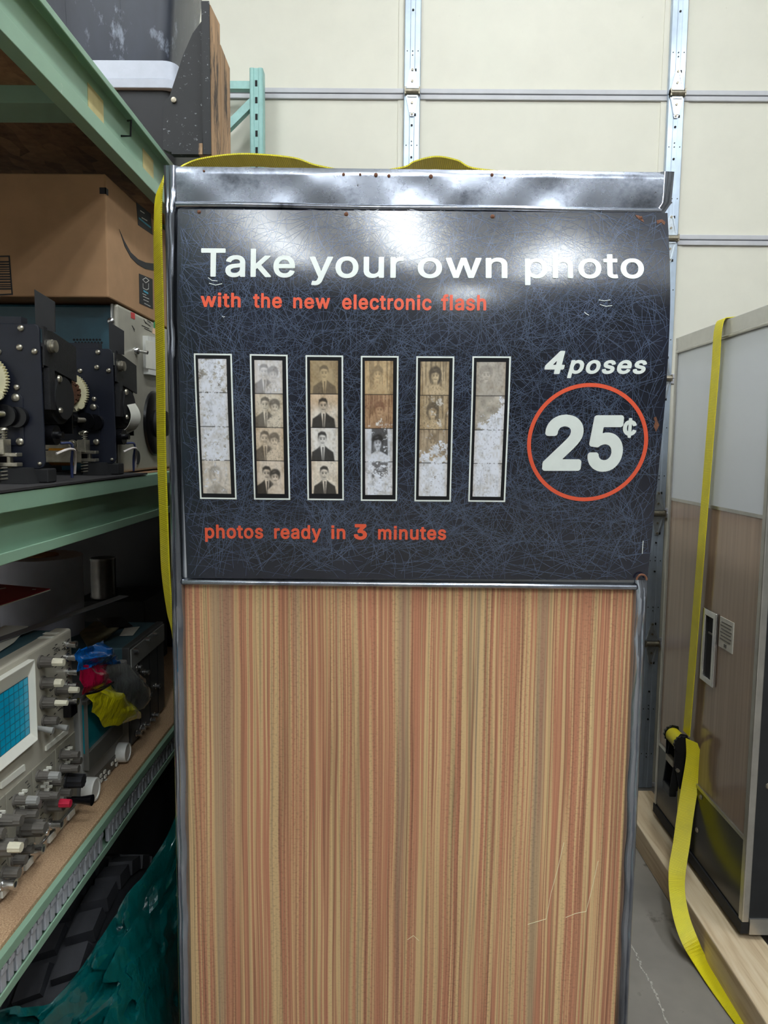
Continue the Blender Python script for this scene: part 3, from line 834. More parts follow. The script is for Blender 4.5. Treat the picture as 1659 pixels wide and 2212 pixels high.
"Bt": "164,-26 132,-22 104,-13 76,6 58,30 47,58 43,90 43,302 40,305 0,306 -8,310 -12,314 -15,322 -16,378 -15,386 -10,394 0,400 40,401 42,402 43,474 46,482 49,486 60,492 128,493 136,490 144,483 148,474 148,402 152,401 208,401 214,398 220,394 223,390 226,382 226,326 224,318 220,312 216,309 208,305 152,305 148,302 148,98 149,86 151,78 156,74 176,72 204,76 212,74 220,66 224,58 235,6 235,-2 232,-9 228,-14 220,-19 196,-25",
"Bu": "179,-27 155,-25 127,-19 103,-8 84,5 65,25 52,45 40,73 32,105 31,137 31,377 34,389 36,393 43,399 55,401 119,400 127,397 133,389 136,377 136,145 138,121 146,101 154,89 163,82 179,75 203,72 215,73 227,76 239,82 250,89 257,97 264,109 269,121 273,133 274,153 274,377 277,389 284,397 295,401 359,401 367,399 374,393 376,389 379,377 379,1 376,-11 368,-19 359,-22 295,-22 287,-19 282,-15 277,-7 275,3 243,-15 215,-24",
"Bw": "137,-22 125,-18 121,-14 117,-6 2,374 2,386 7,394 13,399 21,401 89,401 97,398 105,391 109,382 169,166 233,390 241,398 249,401 317,401 326,398 333,393 337,386 383,222 397,165 461,390 469,398 481,401 545,401 553,399 561,394 566,386 566,374 450,-6 445,-15 437,-20 429,-22 369,-22 357,-19 351,-14 347,-6 285,214 281,208 220,-6 217,-12 209,-20 201,-22",
"By": "79,-167 55,-164 39,-160 32,-155 26,-147 25,-135 40,-79 45,-71 55,-65 63,-64 95,-68 103,-66 111,-61 119,-52 124,-43 139,-3 -3,369 -5,381 -2,389 5,397 15,401 87,401 95,398 101,393 105,385 191,147 195,139 287,392 295,399 303,401 371,401 383,397 388,393 392,385 392,373 226,-63 215,-88 204,-107 192,-123 179,-136 163,-148 147,-156 131,-162 111,-166",
"C4": "268,-24 260,-23 254,-20 250,-16 245,-8 244,0 244,80 240,84 40,84 32,85 22,92 16,104 17,180 20,188 257,524 264,530 272,533 348,533 356,530 363,524 369,512 370,200 372,199 416,199 424,196 433,188 437,176 437,104 431,92 420,85 412,84 372,84 369,80 369,-4 366,-12 360,-19 348,-24|180,199 178,200 180,204 240,290 244,288 244,200 240,199",
"Ce": "210,-32 174,-29 138,-20 106,-5 74,19 50,48 34,75 22,106 13,148 10,188 12,228 21,264 32,296 50,329 73,356 102,379 134,396 166,405 206,408 230,407 250,404 274,397 294,388 318,374 334,360 350,342 368,316 379,292 388,264 394,228 395,192 395,168 393,160 386,150 374,145 125,144 124,140 126,132 132,116 139,104 150,92 166,81 178,75 194,72 210,70 226,71 238,73 254,80 262,85 274,96 285,116 290,123 302,129 310,129 374,113 382,108 387,100 389,92 388,84 379,60 367,40 354,24 334,7 314,-7 294,-17 270,-25 238,-31|130,245 127,248 131,260 146,282 158,292 174,301 186,304 206,306 222,304 234,301 250,293 259,284 268,272 275,260 279,248 278,246 274,245",
"Co": "206,-32 170,-29 138,-20 130,-17 102,-3 78,16 56,40 34,75 21,108 13,148 10,188 13,228 21,268 34,301 54,334 78,360 102,379 134,396 170,406 206,408 246,405 278,397 312,380 341,356 362,332 379,304 394,268 403,228 405,188 403,148 394,108 379,72 363,44 342,20 313,-4 278,-20 246,-28|194,72 174,77 161,84 148,96 138,110 131,124 125,144 120,184 122,208 126,232 132,252 146,277 158,289 174,299 190,304 206,306 226,304 242,299 254,292 267,280 278,264 285,248 290,232 294,212 295,188 294,164 290,144 279,112 267,96 258,88 242,77 226,73 206,70",
"Cp": "53,-167 45,-166 37,-161 30,-151 29,-143 29,377 31,389 38,397 49,403 113,403 121,401 129,396 134,389 137,378 161,395 181,402 205,407 229,408 265,405 297,396 329,379 353,358 371,337 391,305 404,269 412,229 414,189 412,149 404,109 391,73 373,41 349,14 321,-7 297,-19 269,-28 261,-30 229,-32 204,-31 181,-26 161,-17 141,-5 139,-7 138,-11 138,-143 135,-155 128,-163 117,-167|201,73 188,77 177,84 166,93 157,105 149,121 142,141 138,165 137,189 139,217 142,237 149,257 157,273 173,291 189,300 201,304 221,306 237,304 253,299 265,292 277,281 288,265 300,233 303,213 304,189 303,165 300,145 293,125 285,109 277,98 265,86 253,78 237,73 221,71",
"Cs": "176,-32 156,-31 132,-27 104,-20 80,-8 60,6 44,22 30,40 20,61 12,92 14,104 20,112 28,117 88,130 100,130 108,126 114,120 124,96 129,88 136,81 148,75 164,71 184,69 200,71 216,75 232,83 238,88 242,96 243,104 241,112 239,116 232,122 220,128 140,148 108,158 76,174 54,192 37,216 26,244 23,276 27,304 33,324 42,340 47,348 62,364 80,379 104,391 132,402 160,407 188,408 212,407 240,402 264,394 284,383 304,368 319,352 341,316 348,292 347,284 344,277 340,272 332,267 272,253 264,253 256,256 251,260 236,287 228,297 220,302 208,306 188,309 172,307 159,304 144,296 134,284 133,276 134,268 141,260 148,256 158,252 268,223 300,207 323,188 341,164 351,136 355,104 353,80 343,52 331,32 317,16 297,0 270,-16 240,-26 212,-31",
"C¢": "182,-24 174,-22 169,-20 165,-16 160,-8 159,0 158,39 134,47 106,61 78,82 54,108 35,140 21,176 13,212 10,252 13,292 22,336 35,368 54,400 76,424 102,445 134,461 158,468 159,512 162,521 169,528 174,531 182,533 226,533 234,531 239,528 243,524 248,516 249,508 249,472 250,471 270,465 302,451 318,442 334,430 358,404 368,388 378,368 386,344 383,332 378,325 374,322 310,305 302,304 294,306 285,312 268,344 258,355 250,360 249,148 250,147 258,153 272,168 282,192 286,199 294,205 302,207 310,206 374,189 384,180 387,172 387,164 380,144 371,124 361,108 346,90 321,68 302,56 282,47 249,36 249,-4 246,-12 242,-17 234,-22 226,-24|154,156 141,172 130,192 125,212 120,252 122,276 125,296 131,316 139,332 147,344 158,355 159,156 158,153",
"E2": "60,-32 52,-30 43,-24 36,-16 33,-8 32,48 36,63 40,68 228,269 256,301 268,317 282,340 287,360 288,372 287,384 284,396 276,407 268,415 248,424 224,428 212,427 200,424 188,419 180,414 172,405 167,396 162,384 160,376 158,356 156,349 150,340 144,335 136,331 128,330 64,330 56,332 47,336 40,343 36,352 34,360 37,400 45,428 56,454 77,484 100,506 128,524 160,538 192,545 228,548 260,544 288,538 320,526 348,507 368,488 388,462 401,436 410,404 413,376 412,352 408,328 402,308 391,284 362,240 318,188 228,92 232,89 392,89 404,85 411,80 416,74 421,60 421,0 419,-12 414,-20 408,-26 400,-30 392,-32",
"E3": "216,-39 184,-37 152,-30 120,-19 92,-6 68,13 45,37 28,65 18,93 12,129 13,141 17,149 24,157 32,162 40,164 112,164 124,160 132,154 136,149 140,141 146,117 150,109 157,101 167,93 176,89 204,83 236,83 252,87 272,95 280,102 288,111 294,121 296,133 296,157 288,180 280,191 264,203 248,209 224,214 200,216 156,216 148,217 140,221 134,225 129,233 126,241 125,301 128,313 134,321 218,417 216,420 212,420 68,420 56,423 48,429 44,433 39,445 38,509 39,517 42,525 49,533 56,538 68,541 372,541 380,540 388,537 396,530 403,517 404,509 404,461 402,449 396,440 288,317 320,306 352,288 378,265 399,237 413,209 423,177 425,141 421,109 414,81 397,49 376,22 352,1 327,-15 292,-28 260,-36",
"E5": "216,-39 188,-37 156,-30 124,-17 100,-2 76,19 57,41 42,69 32,97 28,133 32,145 40,155 48,160 56,162 124,162 136,159 147,149 152,141 156,125 160,114 168,103 180,93 188,88 204,84 220,82 236,83 248,86 260,92 268,98 279,109 287,121 292,133 296,161 293,181 290,193 284,208 268,227 260,233 244,240 232,243 216,245 192,242 164,232 140,216 128,214 60,222 48,227 40,236 36,245 35,257 65,517 68,525 75,533 84,539 92,541 364,541 376,539 384,535 392,527 397,517 398,509 397,445 392,433 384,425 376,422 368,420 184,420 180,419 179,417 173,361 176,358 188,361 208,365 228,366 256,364 280,359 308,350 328,339 348,325 366,309 383,289 399,265 409,241 416,221 422,189 423,161 420,129 412,93 397,61 376,31 352,7 328,-11 296,-26 256,-36",
"D0": "226,-21 190,-17 154,-6 122,12 94,39 72,71 56,107 49,127 39,175 34,227 34,283 39,331 43,355 56,399 74,439 98,473 122,495 150,513 186,525 226,530 266,525 302,514 331,495 358,471 381,435 397,399 404,379 414,331 419,279 419,223 414,179 410,151 404,127 397,107 378,67 359,39 334,15 302,-5 266,-17|202,67 190,72 174,83 159,99 146,123 137,147 129,179 125,215 123,255 125,291 129,327 136,359 147,387 158,407 174,426 190,437 206,443 226,446 246,443 266,435 282,423 295,407 307,387 317,359 324,327 328,295 330,255 328,215 324,179 316,147 308,123 294,99 278,83 266,74 250,67 226,64 206,66",
"D4": "266,-14 258,-10 254,-2 254,90 250,94 42,94 34,95 30,98 26,106 26,178 30,185 265,518 270,522 274,523 346,523 350,522 355,518 359,510 360,190 362,189 414,189 421,186 425,182 427,174 427,106 423,98 415,94 362,94 359,90 359,-2 358,-6 354,-11 346,-14|158,190 250,322 254,318 254,190 250,189 162,189",
"D7": "96,-14 88,-11 84,-6 83,2 85,6 300,434 300,436 296,438 64,438 56,439 52,442 48,450 48,506 49,514 52,518 56,522 64,523 388,523 396,522 401,518 405,510 405,450 403,442 178,-6 175,-10 168,-14",
"D9": "130,-14 122,-12 118,-7 116,-2 118,6 236,178 234,181 230,181 186,183 154,191 130,202 110,216 86,240 71,262 60,286 52,318 50,350 52,382 59,414 74,445 90,468 110,489 137,506 162,519 194,527 226,530 258,527 290,519 318,505 344,486 366,462 379,442 393,414 401,378 403,346 401,318 395,290 386,265 372,234 351,198 325,158 210,-10 202,-14|218,258 198,262 182,269 170,278 158,290 150,302 144,318 141,330 139,350 141,370 145,386 150,400 158,413 170,425 182,434 194,440 210,445 242,445 258,441 271,434 286,422 296,410 308,386 312,370 313,350 312,330 309,318 302,302 294,289 282,276 270,268 258,262 242,259 226,257"
}

RB = {'o': 34, 'e': 34, 'c': 26, 's': 32, 'p': 34, 'a': 42, 'n': 53, 'h': 53, 'u': 53, 'i': 53, 'l': 53, 'm': 53, 'd': 53, 'y': 10, 'w': 14, 'k': 8, 'T': -25, 'r': 4, 't': 12, 'f': 2}


BOLD = {'A': 0.0135, 'B': 0.022, 'C': 0.024, 'D': 0.014, 'E': 0.032}


def word_mesh(word, wt, skew=0.0):
    bold = BOLD[wt]
    cu = bpy.data.curves.new('w', 'CURVE')
    cu.dimensions = '2D'
    cu.fill_mode = 'BOTH'
    pen = 0.0
    for ch in word:
        mx = 0
        ox = pen
        for sp in GLYPHS[wt + ch].split('|'):
            pts = [tuple(map(int, q.split(','))) for q in sp.split()]
            s = cu.splines.new('POLY')
            s.points.add(len(pts) - 1)
            for k, (a, b) in enumerate(pts):
                s.points[k].co = ((a + ox + skew * b) / 1000, b / 1000, 0, 1)
                mx = max(mx, a)
            s.use_cyclic_u = True
        pen += mx + RB.get(ch, 40) + 1000 * bold * 0.7
    ob = bpy.data.objects.new('w', cu)
    COL.objects.link(ob)
    dg = bpy.context.evaluated_depsgraph_get()
    me = ob.evaluated_get(dg).to_mesh()
    V = [Vector(v.co) for v in me.vertices]
    F = [tuple(p.vertices) for p in me.polygons]
    ob.evaluated_get(dg).to_mesh_clear()
    bpy.data.objects.remove(ob)
    bpy.data.curves.remove(cu)
    return V, F


def lettering(word, pl, pr, pb, ptop_l, material, wt='A', skew=0.0, cap=0.509, name=None, off=0.0009):
    """word between left and right edge pl, pr (x), its baseline pb = (left y, right y) and the y of its top at height cap"""
    bold = BOLD[wt]
    V, F = word_mesh(word, wt, skew)
    x0, x1 = min(v.x for v in V), max(v.x for v in V)
    a, b = SG(pl, pb[0]), SG(pr, pb[1])
    t = SG(pl, ptop_l)
    zs = (t[1] - a[1]) / (cap + bold)
    bm = bmesh.new()
    bv = []
    for v in V:
        s = (v.x - x0) / (x1 - x0)
        bv.append(bm.verts.new((a[0] + (b[0] - a[0]) * s, 0, a[1] + (b[1] - a[1]) * s + v.y * zs)))
    for f in F:
        try: bm.faces.new([bv[i] for i in f])
        except ValueError: pass
    zlo, zhi = min(v.co.z for v in bm.verts), max(v.co.z for v in bm.verts)
    z = zlo + 0.006
    while z < zhi:
        bmesh.ops.bisect_plane(bm, geom=bm.verts[:] + bm.edges[:] + bm.faces[:], plane_co=(0, 0, z), plane_no=(0, 0, 1))
        z += 0.006
    bm.verts.ensure_lookup_table()
    bm.verts.index_update()
    m = MB()
    nv = len(bm.verts)
    top = [on(v.co.x, v.co.z, off) for v in bm.verts]
    m.add(top, [tuple(v.index for v in f.verts) for f in bm.faces])
    # side walls give the paint layer its thickness
    low = [on(v.co.x, v.co.z, -0.0004) for v in bm.verts]
    m.v += low
    for e in bm.edges:
        if len(e.link_faces) == 1:
            i, j = e.verts[0].index, e.verts[1].index
            m.f.append((i, j, nv + j, nv + i))
    bm.free()
    return m.build(name or 'lettering', material, sign, fix=True)


LT = [('Take', 434, 637, (596, 597.5), 536.5), ('your', 668.5, 872, (598.5, 599), 540), ('own', 902, 1096, (599, 599.5), 543), ('photo', 1134, 1391, (599.5, 600), 545)]
for wd, pl, pr, pb, pt in LT: lettering(wd, pl, pr, pb, pt, 'letter_white', 'A')
LT = [('with', 434, 520, (662, 663), 632), ('the', 547, 609, (663.5, 664.5), 633), ('new', 633.4, 713, (665, 666), 635.5), ('electronic', 739, 932, (667, 669), 636), ('flash', 952.5, 1050, (669, 669.5), 637)]
for wd, pl, pr, pb, pt in LT: lettering(wd, pl, pr, pb, pt, 'letter_red', 'B')
LT = [('photos', 443.4, 568.8, (1161.5, 1162), 1133), ('ready', 592.6, 694, (1162.5, 1163), 1134), ('in', 716, 746, (1163, 1163.3), 1135), ('3', 764.5, 792.7, (1163.5, 1163.7), 1132), ('minutes', 816.6, 963.4, (1164.2, 1165), 1136)]
for wd, pl, pr, pb, pt in LT: lettering(wd, pl, pr, pb, pt, 'letter_red', 'B' if wd != '3' else 'E')
lettering('4', 1175.5, 1219, (806, 806), 758, 'letter_white', 'C', 0.2)
lettering('poses', 1225, 1396, (805.5, 806), 769, 'letter_white', 'C', 0.2, cap=0.509)
lettering('2', 1171, 1255, (1010.5, 1010.5), 897, 'letter_white', 'E', 0.03)
lettering('5', 1267, 1342, (1011, 1011), 897, 'letter_white', 'E', 0.03)
lettering('¢', 1344, 1373, (944, 944), 903, 'letter_white', 'C')


# orange ring round the price
cx, cz = SG(1268.5, 957)
rx = (SG(1399.4, 940)[0] - SG(1137.5, 950)[0]) / 2
rz = (SG(1275, 828.8)[1] - SG(1262, 1084)[1]) / 2
m = MB()
n = 96
def ell(i, dr, off): return on(cx + (rx + dr) * cos(2 * pi * i / n), cz + (rz + dr) * sin(2 * pi * i / n), off)
for i in range(n):
    j = i + 1
    A, B = ell(i, 0, 0.0009), ell(j, 0, 0.0009)
    C, D = ell(j, -0.0056, 0.0009), ell(i, -0.0056, 0.0009)
    m.add([A, B, C, D], [(0, 1, 2, 3)])
    m.add([A, B, ell(j, 0, -0.0004), ell(i, 0, -0.0004)], [(0, 1, 2, 3)])
    m.add([D, C, ell(j, -0.0056, -0.0004), ell(i, -0.0056, -0.0004)], [(0, 1, 2, 3)])
m.build('price_ring', 'letter_red', sign)


def quad_on(q, u, v, off):
    (a, b, c, d) = q    # TL TR BR BL in (x,z)
    x = (a[0] * (1 - u) + b[0] * u) * (1 - v) + (d[0] * (1 - u) + c[0] * u) * v
    z = (a[1] * (1 - u) + b[1] * u) * (1 - v) + (d[1] * (1 - u) + c[1] * u) * v
    return on(x, z, off)


C3 = lambda L: [SG(400 + x / 4.608, 740 + y / 4.608) for x, y in L]
C4 = lambda L: [SG(760 + x / 4.608, 740 + y / 4.608) for x, y in L]
STRIPS = [
    (C3([(87, 108), (466, 113), (514, 1560), (150, 1555)]), C3([(130, 162), (412, 165), (460, 1505), (183, 1500)])),
    (C3([(644, 115), (1020, 122), (1047, 1565), (687, 1562)]), C3([(690, 175), (968, 180), (990, 1507), (722, 1503)])),
    (C3([(1198, 126), (1573, 130), (1580, 1570), (1218, 1567)]), C3([(1243, 180), (1522, 182), (1523, 1505), (1262, 1503)])),
    (C4([(90, 133), (466, 135), (450, 1577), (90, 1575)]), C4([(130, 184), (411, 184), (403, 1516), (134, 1516)])),
    (C4([(642, 137), (1020, 139), (985, 1582), (623, 1580)]), C4([(684, 190), (970, 190), (942, 1530), (665, 1527)])),
    (C4([(1200, 137), (1583, 139), (1525, 1587), (1157, 1583)]), C4([(1242, 195), (1533, 195), (1478, 1535), (1200, 1532)])),
]

# ---- the prints: each frame painted as tones on a fine mesh (flat print on paper)
FW, FH = 60, 70


def cyc(h, w):
    y, x = np.mgrid[0:h, 0:w]
    return (x + 0.5) / w, (y + 0.5) / h


U, Vv = cyc(FH, FW)


def sm(d, e=0.025):
    return np.clip(0.5 - d / (2 * e), 0, 1)


def E(cx, cy, rx, ry, ang=0.0, e=0.03):
    c, s = cos(ang), sin(ang)
    x, y = (U - cx) * c + (Vv - cy) * s, -(U - cx) * s + (Vv - cy) * c
    return sm((np.sqrt((x / rx) ** 2 + (y / ry) ** 2) - 1) * min(rx, ry), e)


def P(pts, e=0.02):
    # signed distance to a polygon
    d = np.full(U.shape, 9.0)
    inside = np.zeros(U.shape, bool)
    n = len(pts)
    for i in range(n):
        (x0, y0), (x1, y1) = pts[i], pts[(i + 1) % n]
        ex, ey = x1 - x0, y1 - y0
        t = np.clip(((U - x0) * ex + (Vv - y0) * ey) / (ex * ex + ey * ey + 1e-9), 0, 1)
        d = np.minimum(d, np.hypot(U - x0 - t * ex, Vv - y0 - t * ey))
        cnd = ((y0 > Vv) != (y1 > Vv)) & (U < (x1 - x0) * (Vv - y0) / (y1 - y0 + 1e-12) + x0)
        inside ^= cnd
    return sm(np.where(inside, -d, d), e)


def lay(T, mask, val):
    return T * (1 - mask) + val * mask


def face(T, x, y, s, turn=0.0, shade=0.12, tone=0.86):
    T = lay(T, E(x, y, 0.135 * s, 0.185 * s, 0.12 * turn), tone)
    T = lay(T, E(x - 0.10 * s * (1 if turn >= 0 else -1), y + 0.02, 0.05 * s, 0.16 * s, 0.1, 0.05) * 0.7, tone - shade - 0.1)
    d = 0.02 * turn
    for k in (-1, 1):
        T = lay(T, E(x + d + k * 0.055 * s, y - 0.01 * s, 0.028 * s, 0.015 * s, 0, 0.012), 0.08)
        T = lay(T, E(x + d + k * 0.057 * s, y - 0.05 * s, 0.036 * s, 0.011 * s, 0.1 * k, 0.012), 0.16)
    T = lay(T, E(x + d + 0.012 * s, y + 0.05 * s, 0.022 * s, 0.012 * s, 0, 0.012) * 0.6, 0.45)
    T = lay(T, E(x + d, y + 0.10 * s, 0.056 * s, 0.020 * s, 0, 0.012), 0.16)
    T = lay(T, E(x + d, y + 0.094 * s, 0.040 * s, 0.008 * s, 0, 0.008), 0.92)
    return T


def man(T, x, y, s=1.0, turn=0.0, dark=0.12):
    T = lay(T, P([(x - 0.075 * s, y + 0.1 * s), (x + 0.075 * s, y + 0.1 * s), (x + 0.1 * s, y + 0.30 * s), (x - 0.1 * s, y + 0.30 * s)]), 0.62)
    sh = [(x - 0.42 * s, 1.05), (x - 0.38 * s, y + 0.40 * s), (x - 0.2 * s, y + 0.30 * s), (x - 0.06 * s, y + 0.2 * s), (x + 0.02, y + 0.3 * s), (x + 0.08 * s, y + 0.2 * s), (x + 0.22 * s, y + 0.30 * s), (x + 0.40 * s, y + 0.40 * s), (x + 0.46 * s, 1.05)]
    T = lay(T, P(sh), dark)
    T = lay(T, P([(x - 0.075 * s, y + 0.2 * s), (x + 0.095 * s, y + 0.2 * s), (x + 0.04 * s, 1.02), (x - 0.0 * s, 1.02)]), 0.93)
    T = lay(T, P([(x - 0.005, y + 0.25 * s), (x + 0.045 * s, y + 0.25 * s), (x + 0.035 * s, 1.02), (x + 0.0, 1.02)], 0.015), 0.10)
    T = lay(T, E(x, y - 0.05 * s, 0.150 * s, 0.165 * s), 0.16)
    for k in (-1, 1): T = lay(T, E(x + k * 0.135 * s, y + 0.01, 0.022 * s, 0.05 * s), 0.66)
    T = face(T, x, y + 0.02 * s, s, turn)
    T = lay(T, P([(x - 0.15 * s, y - 0.02 * s), (x - 0.15 * s, y - 0.16 * s), (x - 0.04 * s, y - 0.215 * s), (x + 0.1 * s, y - 0.20 * s), (x + 0.15 * s, y - 0.12 * s), (x + 0.145 * s, y - 0.02 * s), (x + 0.12 * s, y - 0.10 * s), (x - 0.02, y - 0.12 * s), (x - 0.12 * s, y - 0.10 * s)]), 0.13)
    return T


def woman(T, x, y, s=1.0, turn=0.0, hair=0.14, long_=False, dress=0.85, spots=False, wide=1.0):
    if long_: T = lay(T, E(x, y + 0.02, 0.215 * s, 0.28 * s), hair)
    T = lay(T, P([(x - 0.06 * s, y + 0.1 * s), (x + 0.07 * s, y + 0.1 * s), (x + 0.08 * s, y + 0.32 * s), (x - 0.08 * s, y + 0.32 * s)]), 0.68)
    body = [(x - 0.33 * s * wide, 1.05), (x - 0.31 * s * wide, y + 0.42 * s), (x - 0.1 * s, y + 0.28 * s), (x + 0.12 * s, y + 0.28 * s), (x + 0.34 * s * wide, y + 0.42 * s), (x + 0.38 * s * wide, 1.05)]
    T = lay(T, P(body), dress)
    T = lay(T, E(x, y - 0.05 * s, 0.19 * s, 0.185 * s), hair)
    T = face(T, x, y + 0.03 * s, s * 0.92, turn, tone=0.90)
    T = lay(T, E(x - 0.05 * s, y - 0.125 * s, 0.16 * s, 0.07 * s, -0.3), hair)
    T = lay(T, E(x + 0.1 * s, y - 0.11 * s, 0.08 * s, 0.07 * s, 0.5), hair)
    T = lay(T, E(x - 0.03, y - 0.15 * s, 0.05 * s, 0.018 * s, -0.3, 0.02) * 0.5, 0.5)
    if spots:
        r = np.random.default_rng(int(x * 1000 + y * 77))
        for _ in range(46):
            a, b = x + r.uniform(-0.3, 0.33) * s * wide, y + r.uniform(0.30, 0.85)
            T = lay(T, E(a, b, r.uniform(0.006, 0.014), 0.012, r.uniform(0, 3), 0.008) * P(body), 0.35)
    return T


def bg(v, seed, amp=0.12):
    return v + amp * (vnoise(FH, FW, 5, 4, seed) - 0.5) + 0.05 * (vnoise(FH, FW, 22, 18, seed + 9) - 0.5)


def bands(T, seed, lo=0.45):
    b = vnoise(FH, FW, 1, 26, seed)
    return T * (1 - 0.45 * (b > 0.55)) + 0.02


def toned(T, dk, lt):
    T = np.clip(T, 0, 1)[..., None]
    return np.array(lin(dk)) * (1 - T) ** 1.0 + np.array(lin(lt)) * T ** 1.6 if False else np.array(lin(dk)) + (np.array(lin(lt)) - np.array(lin(dk))) * T ** 1.5


def decay(rgb, seed, amount, white=(226, 230, 240), n=9, edge=None):
    """peeling emulsion: bare pale paper where the noise field passes the amount"""
    f = 0.65 * vnoise(FH, FW, n, int(n * 0.85), seed) + 0.35 * vnoise(FH, FW, n * 4, n * 3, seed + 3)
    a = amount if edge is None else np.clip(amount + edge, 0, 1)
    mk = np.clip((a - f) / 0.14 + 0.5, 0, 1)[..., None]
    line = np.exp(-((a - f) / 0.02) ** 2)[..., None] * 0.35 * (0.02 < np.mean(amount))
    rgb = rgb * (1 - mk) + np.array(lin(white)) * mk
    return rgb * (1 - line * 0.5)


def specks(rgb, seed, k, col=(90, 84, 80)):
    r = np.random.default_rng(seed)
    for _ in range(k):
        mk = E(r.random(), r.random(), r.uniform(0.004, 0.014), r.uniform(0.004, 0.018), r.uniform(0, 3), 0.014)[..., None] * 0.8
        rgb = rgb * (1 - mk) + np.array(lin(col)) * mk
    return rgb


SEP, CRM, WHT, COOL = (40, 32, 30), (232, 214, 188), (238, 232, 222), (228, 231, 240)
frames = []
# strip: almost bare, one faded portrait at the foot
S1 = []
for k, (am, sd) in enumerate(((0.66, 1), (0.82, 2), (0.74, 3))):
    T = bg(0.75, sd, 0.5) - 0.35 * (vnoise(FH, FW, 6, 3, sd + 40) > 0.72)
    S1.append(specks(decay(toned(T, (120, 112, 104), (214, 208, 198)), sd + 70, am, COOL), sd, 46 if k == 0 else 20, (128, 126, 128)))
T = woman(bg(0.86, 7), 0.47, 0.42, 1.05, 0.3, hair=0.5, long_=True, dress=0.5)
T = lay(T, P([(0.4, 0.42), (0.62, 0.3), (0.6, 0.62), (0.42, 0.6)], 0.1) * 0.7, 0.95)
S1.append(decay(toned(0.25 + T * 0.75, (110, 104, 98), (230, 222, 212)), 77, 0.24, COOL))
frames.append(S1)
# strip: couple
S2 = []
def couple(xm, ym, xw, yw, fade, sd, spots, lt, dk=SEP):
    T = bg(0.86, sd)
    T = man(T, xm, ym, 0.98, -0.4)
    T = woman(T, xw, yw, 0.98, 0.4, dress=0.84, spots=spots, wide=0.9)
    return toned(fade + T * (1 - fade), dk, lt)
S2.append(decay(couple(0.34, 0.33, 0.66, 0.4, 0.42, 11, True, (222, 218, 216), (80, 76, 80)), 12, 0.2, COOL))
S2.append(specks(couple(0.36, 0.30, 0.70, 0.36, 0.2, 13, True, (224, 212, 192), (60, 54, 50)), 3, 60))
S2.append(specks(couple(0.32, 0.30, 0.66, 0.36, 0.2, 15, True, (226, 208, 184), (64, 54, 48)), 5, 40))
S2.append(couple(0.36, 0.36, 0.66, 0.46, 0.0, 17, False, (242, 226, 208), (26, 22, 20)))
frames.append(S2)
# strip: young man in a suit
S3 = []
T = man(bg(0.66, 21, 0.2), 0.5, 0.36, 1.0, 0.3)
S3.append(toned(0.22 + T * 0.62, (66, 56, 48), (222, 196, 152)))
T = man(bg(0.93, 23, 0.1), 0.46, 0.32, 1.0, 0.4)
r3 = toned(T, (26, 24, 22), (236, 226, 212))
wsh = np.clip(1.2 - Vv * 2.6 + 0.5 * vnoise(FH, FW, 4, 3, 24), 0, 1)[..., None] * 0.55
S3.append(r3 * (1 - wsh) + r3 * np.array(lin((222, 184, 130))) * wsh)
S3.append(toned(man(bg(0.93, 25, 0.08), 0.42, 0.32, 1.0, 0.5), (28, 26, 26), (240, 236, 230)))
S3.append(toned(man(bg(0.93, 27, 0.08), 0.48, 0.36, 1.0, 0.2), (24, 20, 18), (242, 230, 214)))
frames.append(S3)
# strip: short-haired woman, lower half peeling
S4 = []
T = woman(bands(bg(0.8, 31), 32), 0.45, 0.38, 1.0, 0.5, hair=0.3, dress=0.72)
S4.append(specks(toned(0.22 + 0.7 * T, (92, 80, 66), (226, 196, 150)), 31, 60, (170, 130, 90)))
T = woman(bands(bg(0.72, 33), 34), 0.52, 0.42, 1.0, 0.2, hair=0.25, dress=0.6)
S4.append(specks(decay(toned(0.15 + 0.75 * T, (104, 64, 46), (216, 180, 140)), 35, 0.22, (232, 226, 220), edge=0.5 * (Vv - 0.75)), 34, 60, (120, 62, 46)))
T = woman(lay(bg(0.9, 37), P([(0.25, -0.1), (0.8, -0.1), (0.83, 1.1), (0.22, 1.1)]), 0.22), 0.46, 0.40, 1.0, 0.4, hair=0.06, dress=0.95, wide=1.25)
S4.append(decay(toned(T, (38, 34, 32), COOL), 38, 0.25, COOL, edge=0.35 * (np.abs(U - 0.5) - 0.3)))
T = lay(bg(0.85, 39, 0.3), P([(0.25, -0.1), (0.82, -0.1), (0.82, 0.5), (0.25, 0.5)]), 0.3)
S4.append(specks(decay(toned(T, (60, 54, 52), COOL), 40, 0.52, COOL, edge=0.55 * (Vv - 0.45)), 41, 30, (110, 106, 106)))
frames.append(S4)
# strip: long-haired woman, fading towards the foot
S5 = []
T = woman(bands(bg(0.72, 51), 52), 0.52, 0.40, 1.0, 0.1, hair=0.12, long_=True, dress=0.84, spots=True)
S5.append(toned(0.1 + 0.85 * T, (50, 44, 42), (230, 206, 168)))
T = woman(bands(bg(0.66, 53), 54), 0.45, 0.44, 1.0, 0.3, hair=0.2, long_=True, dress=0.84, spots=True)
S5.append(specks(decay(toned(0.1 + 0.85 * T, (56, 50, 46), (228, 202, 162)), 55, 0.26, (214, 208, 200)), 56, 70, (80, 70, 64)))
T = woman(bands(bg(0.66, 57), 58), 0.46, 0.36, 1.0, 0.2, hair=0.36, long_=True, dress=0.8)
S5.append(specks(decay(toned(0.2 + 0.75 * T, (92, 80, 68), (216, 194, 164)), 59, 0.34, COOL, edge=0.6 * (Vv - 0.45)), 60, 40))
S5.append(specks(decay(toned(bg(0.6, 61, 0.4), (120, 112, 106), (206, 198, 192)), 62, 0.78, COOL), 63, 26, (120, 112, 112)))
frames.append(S5)
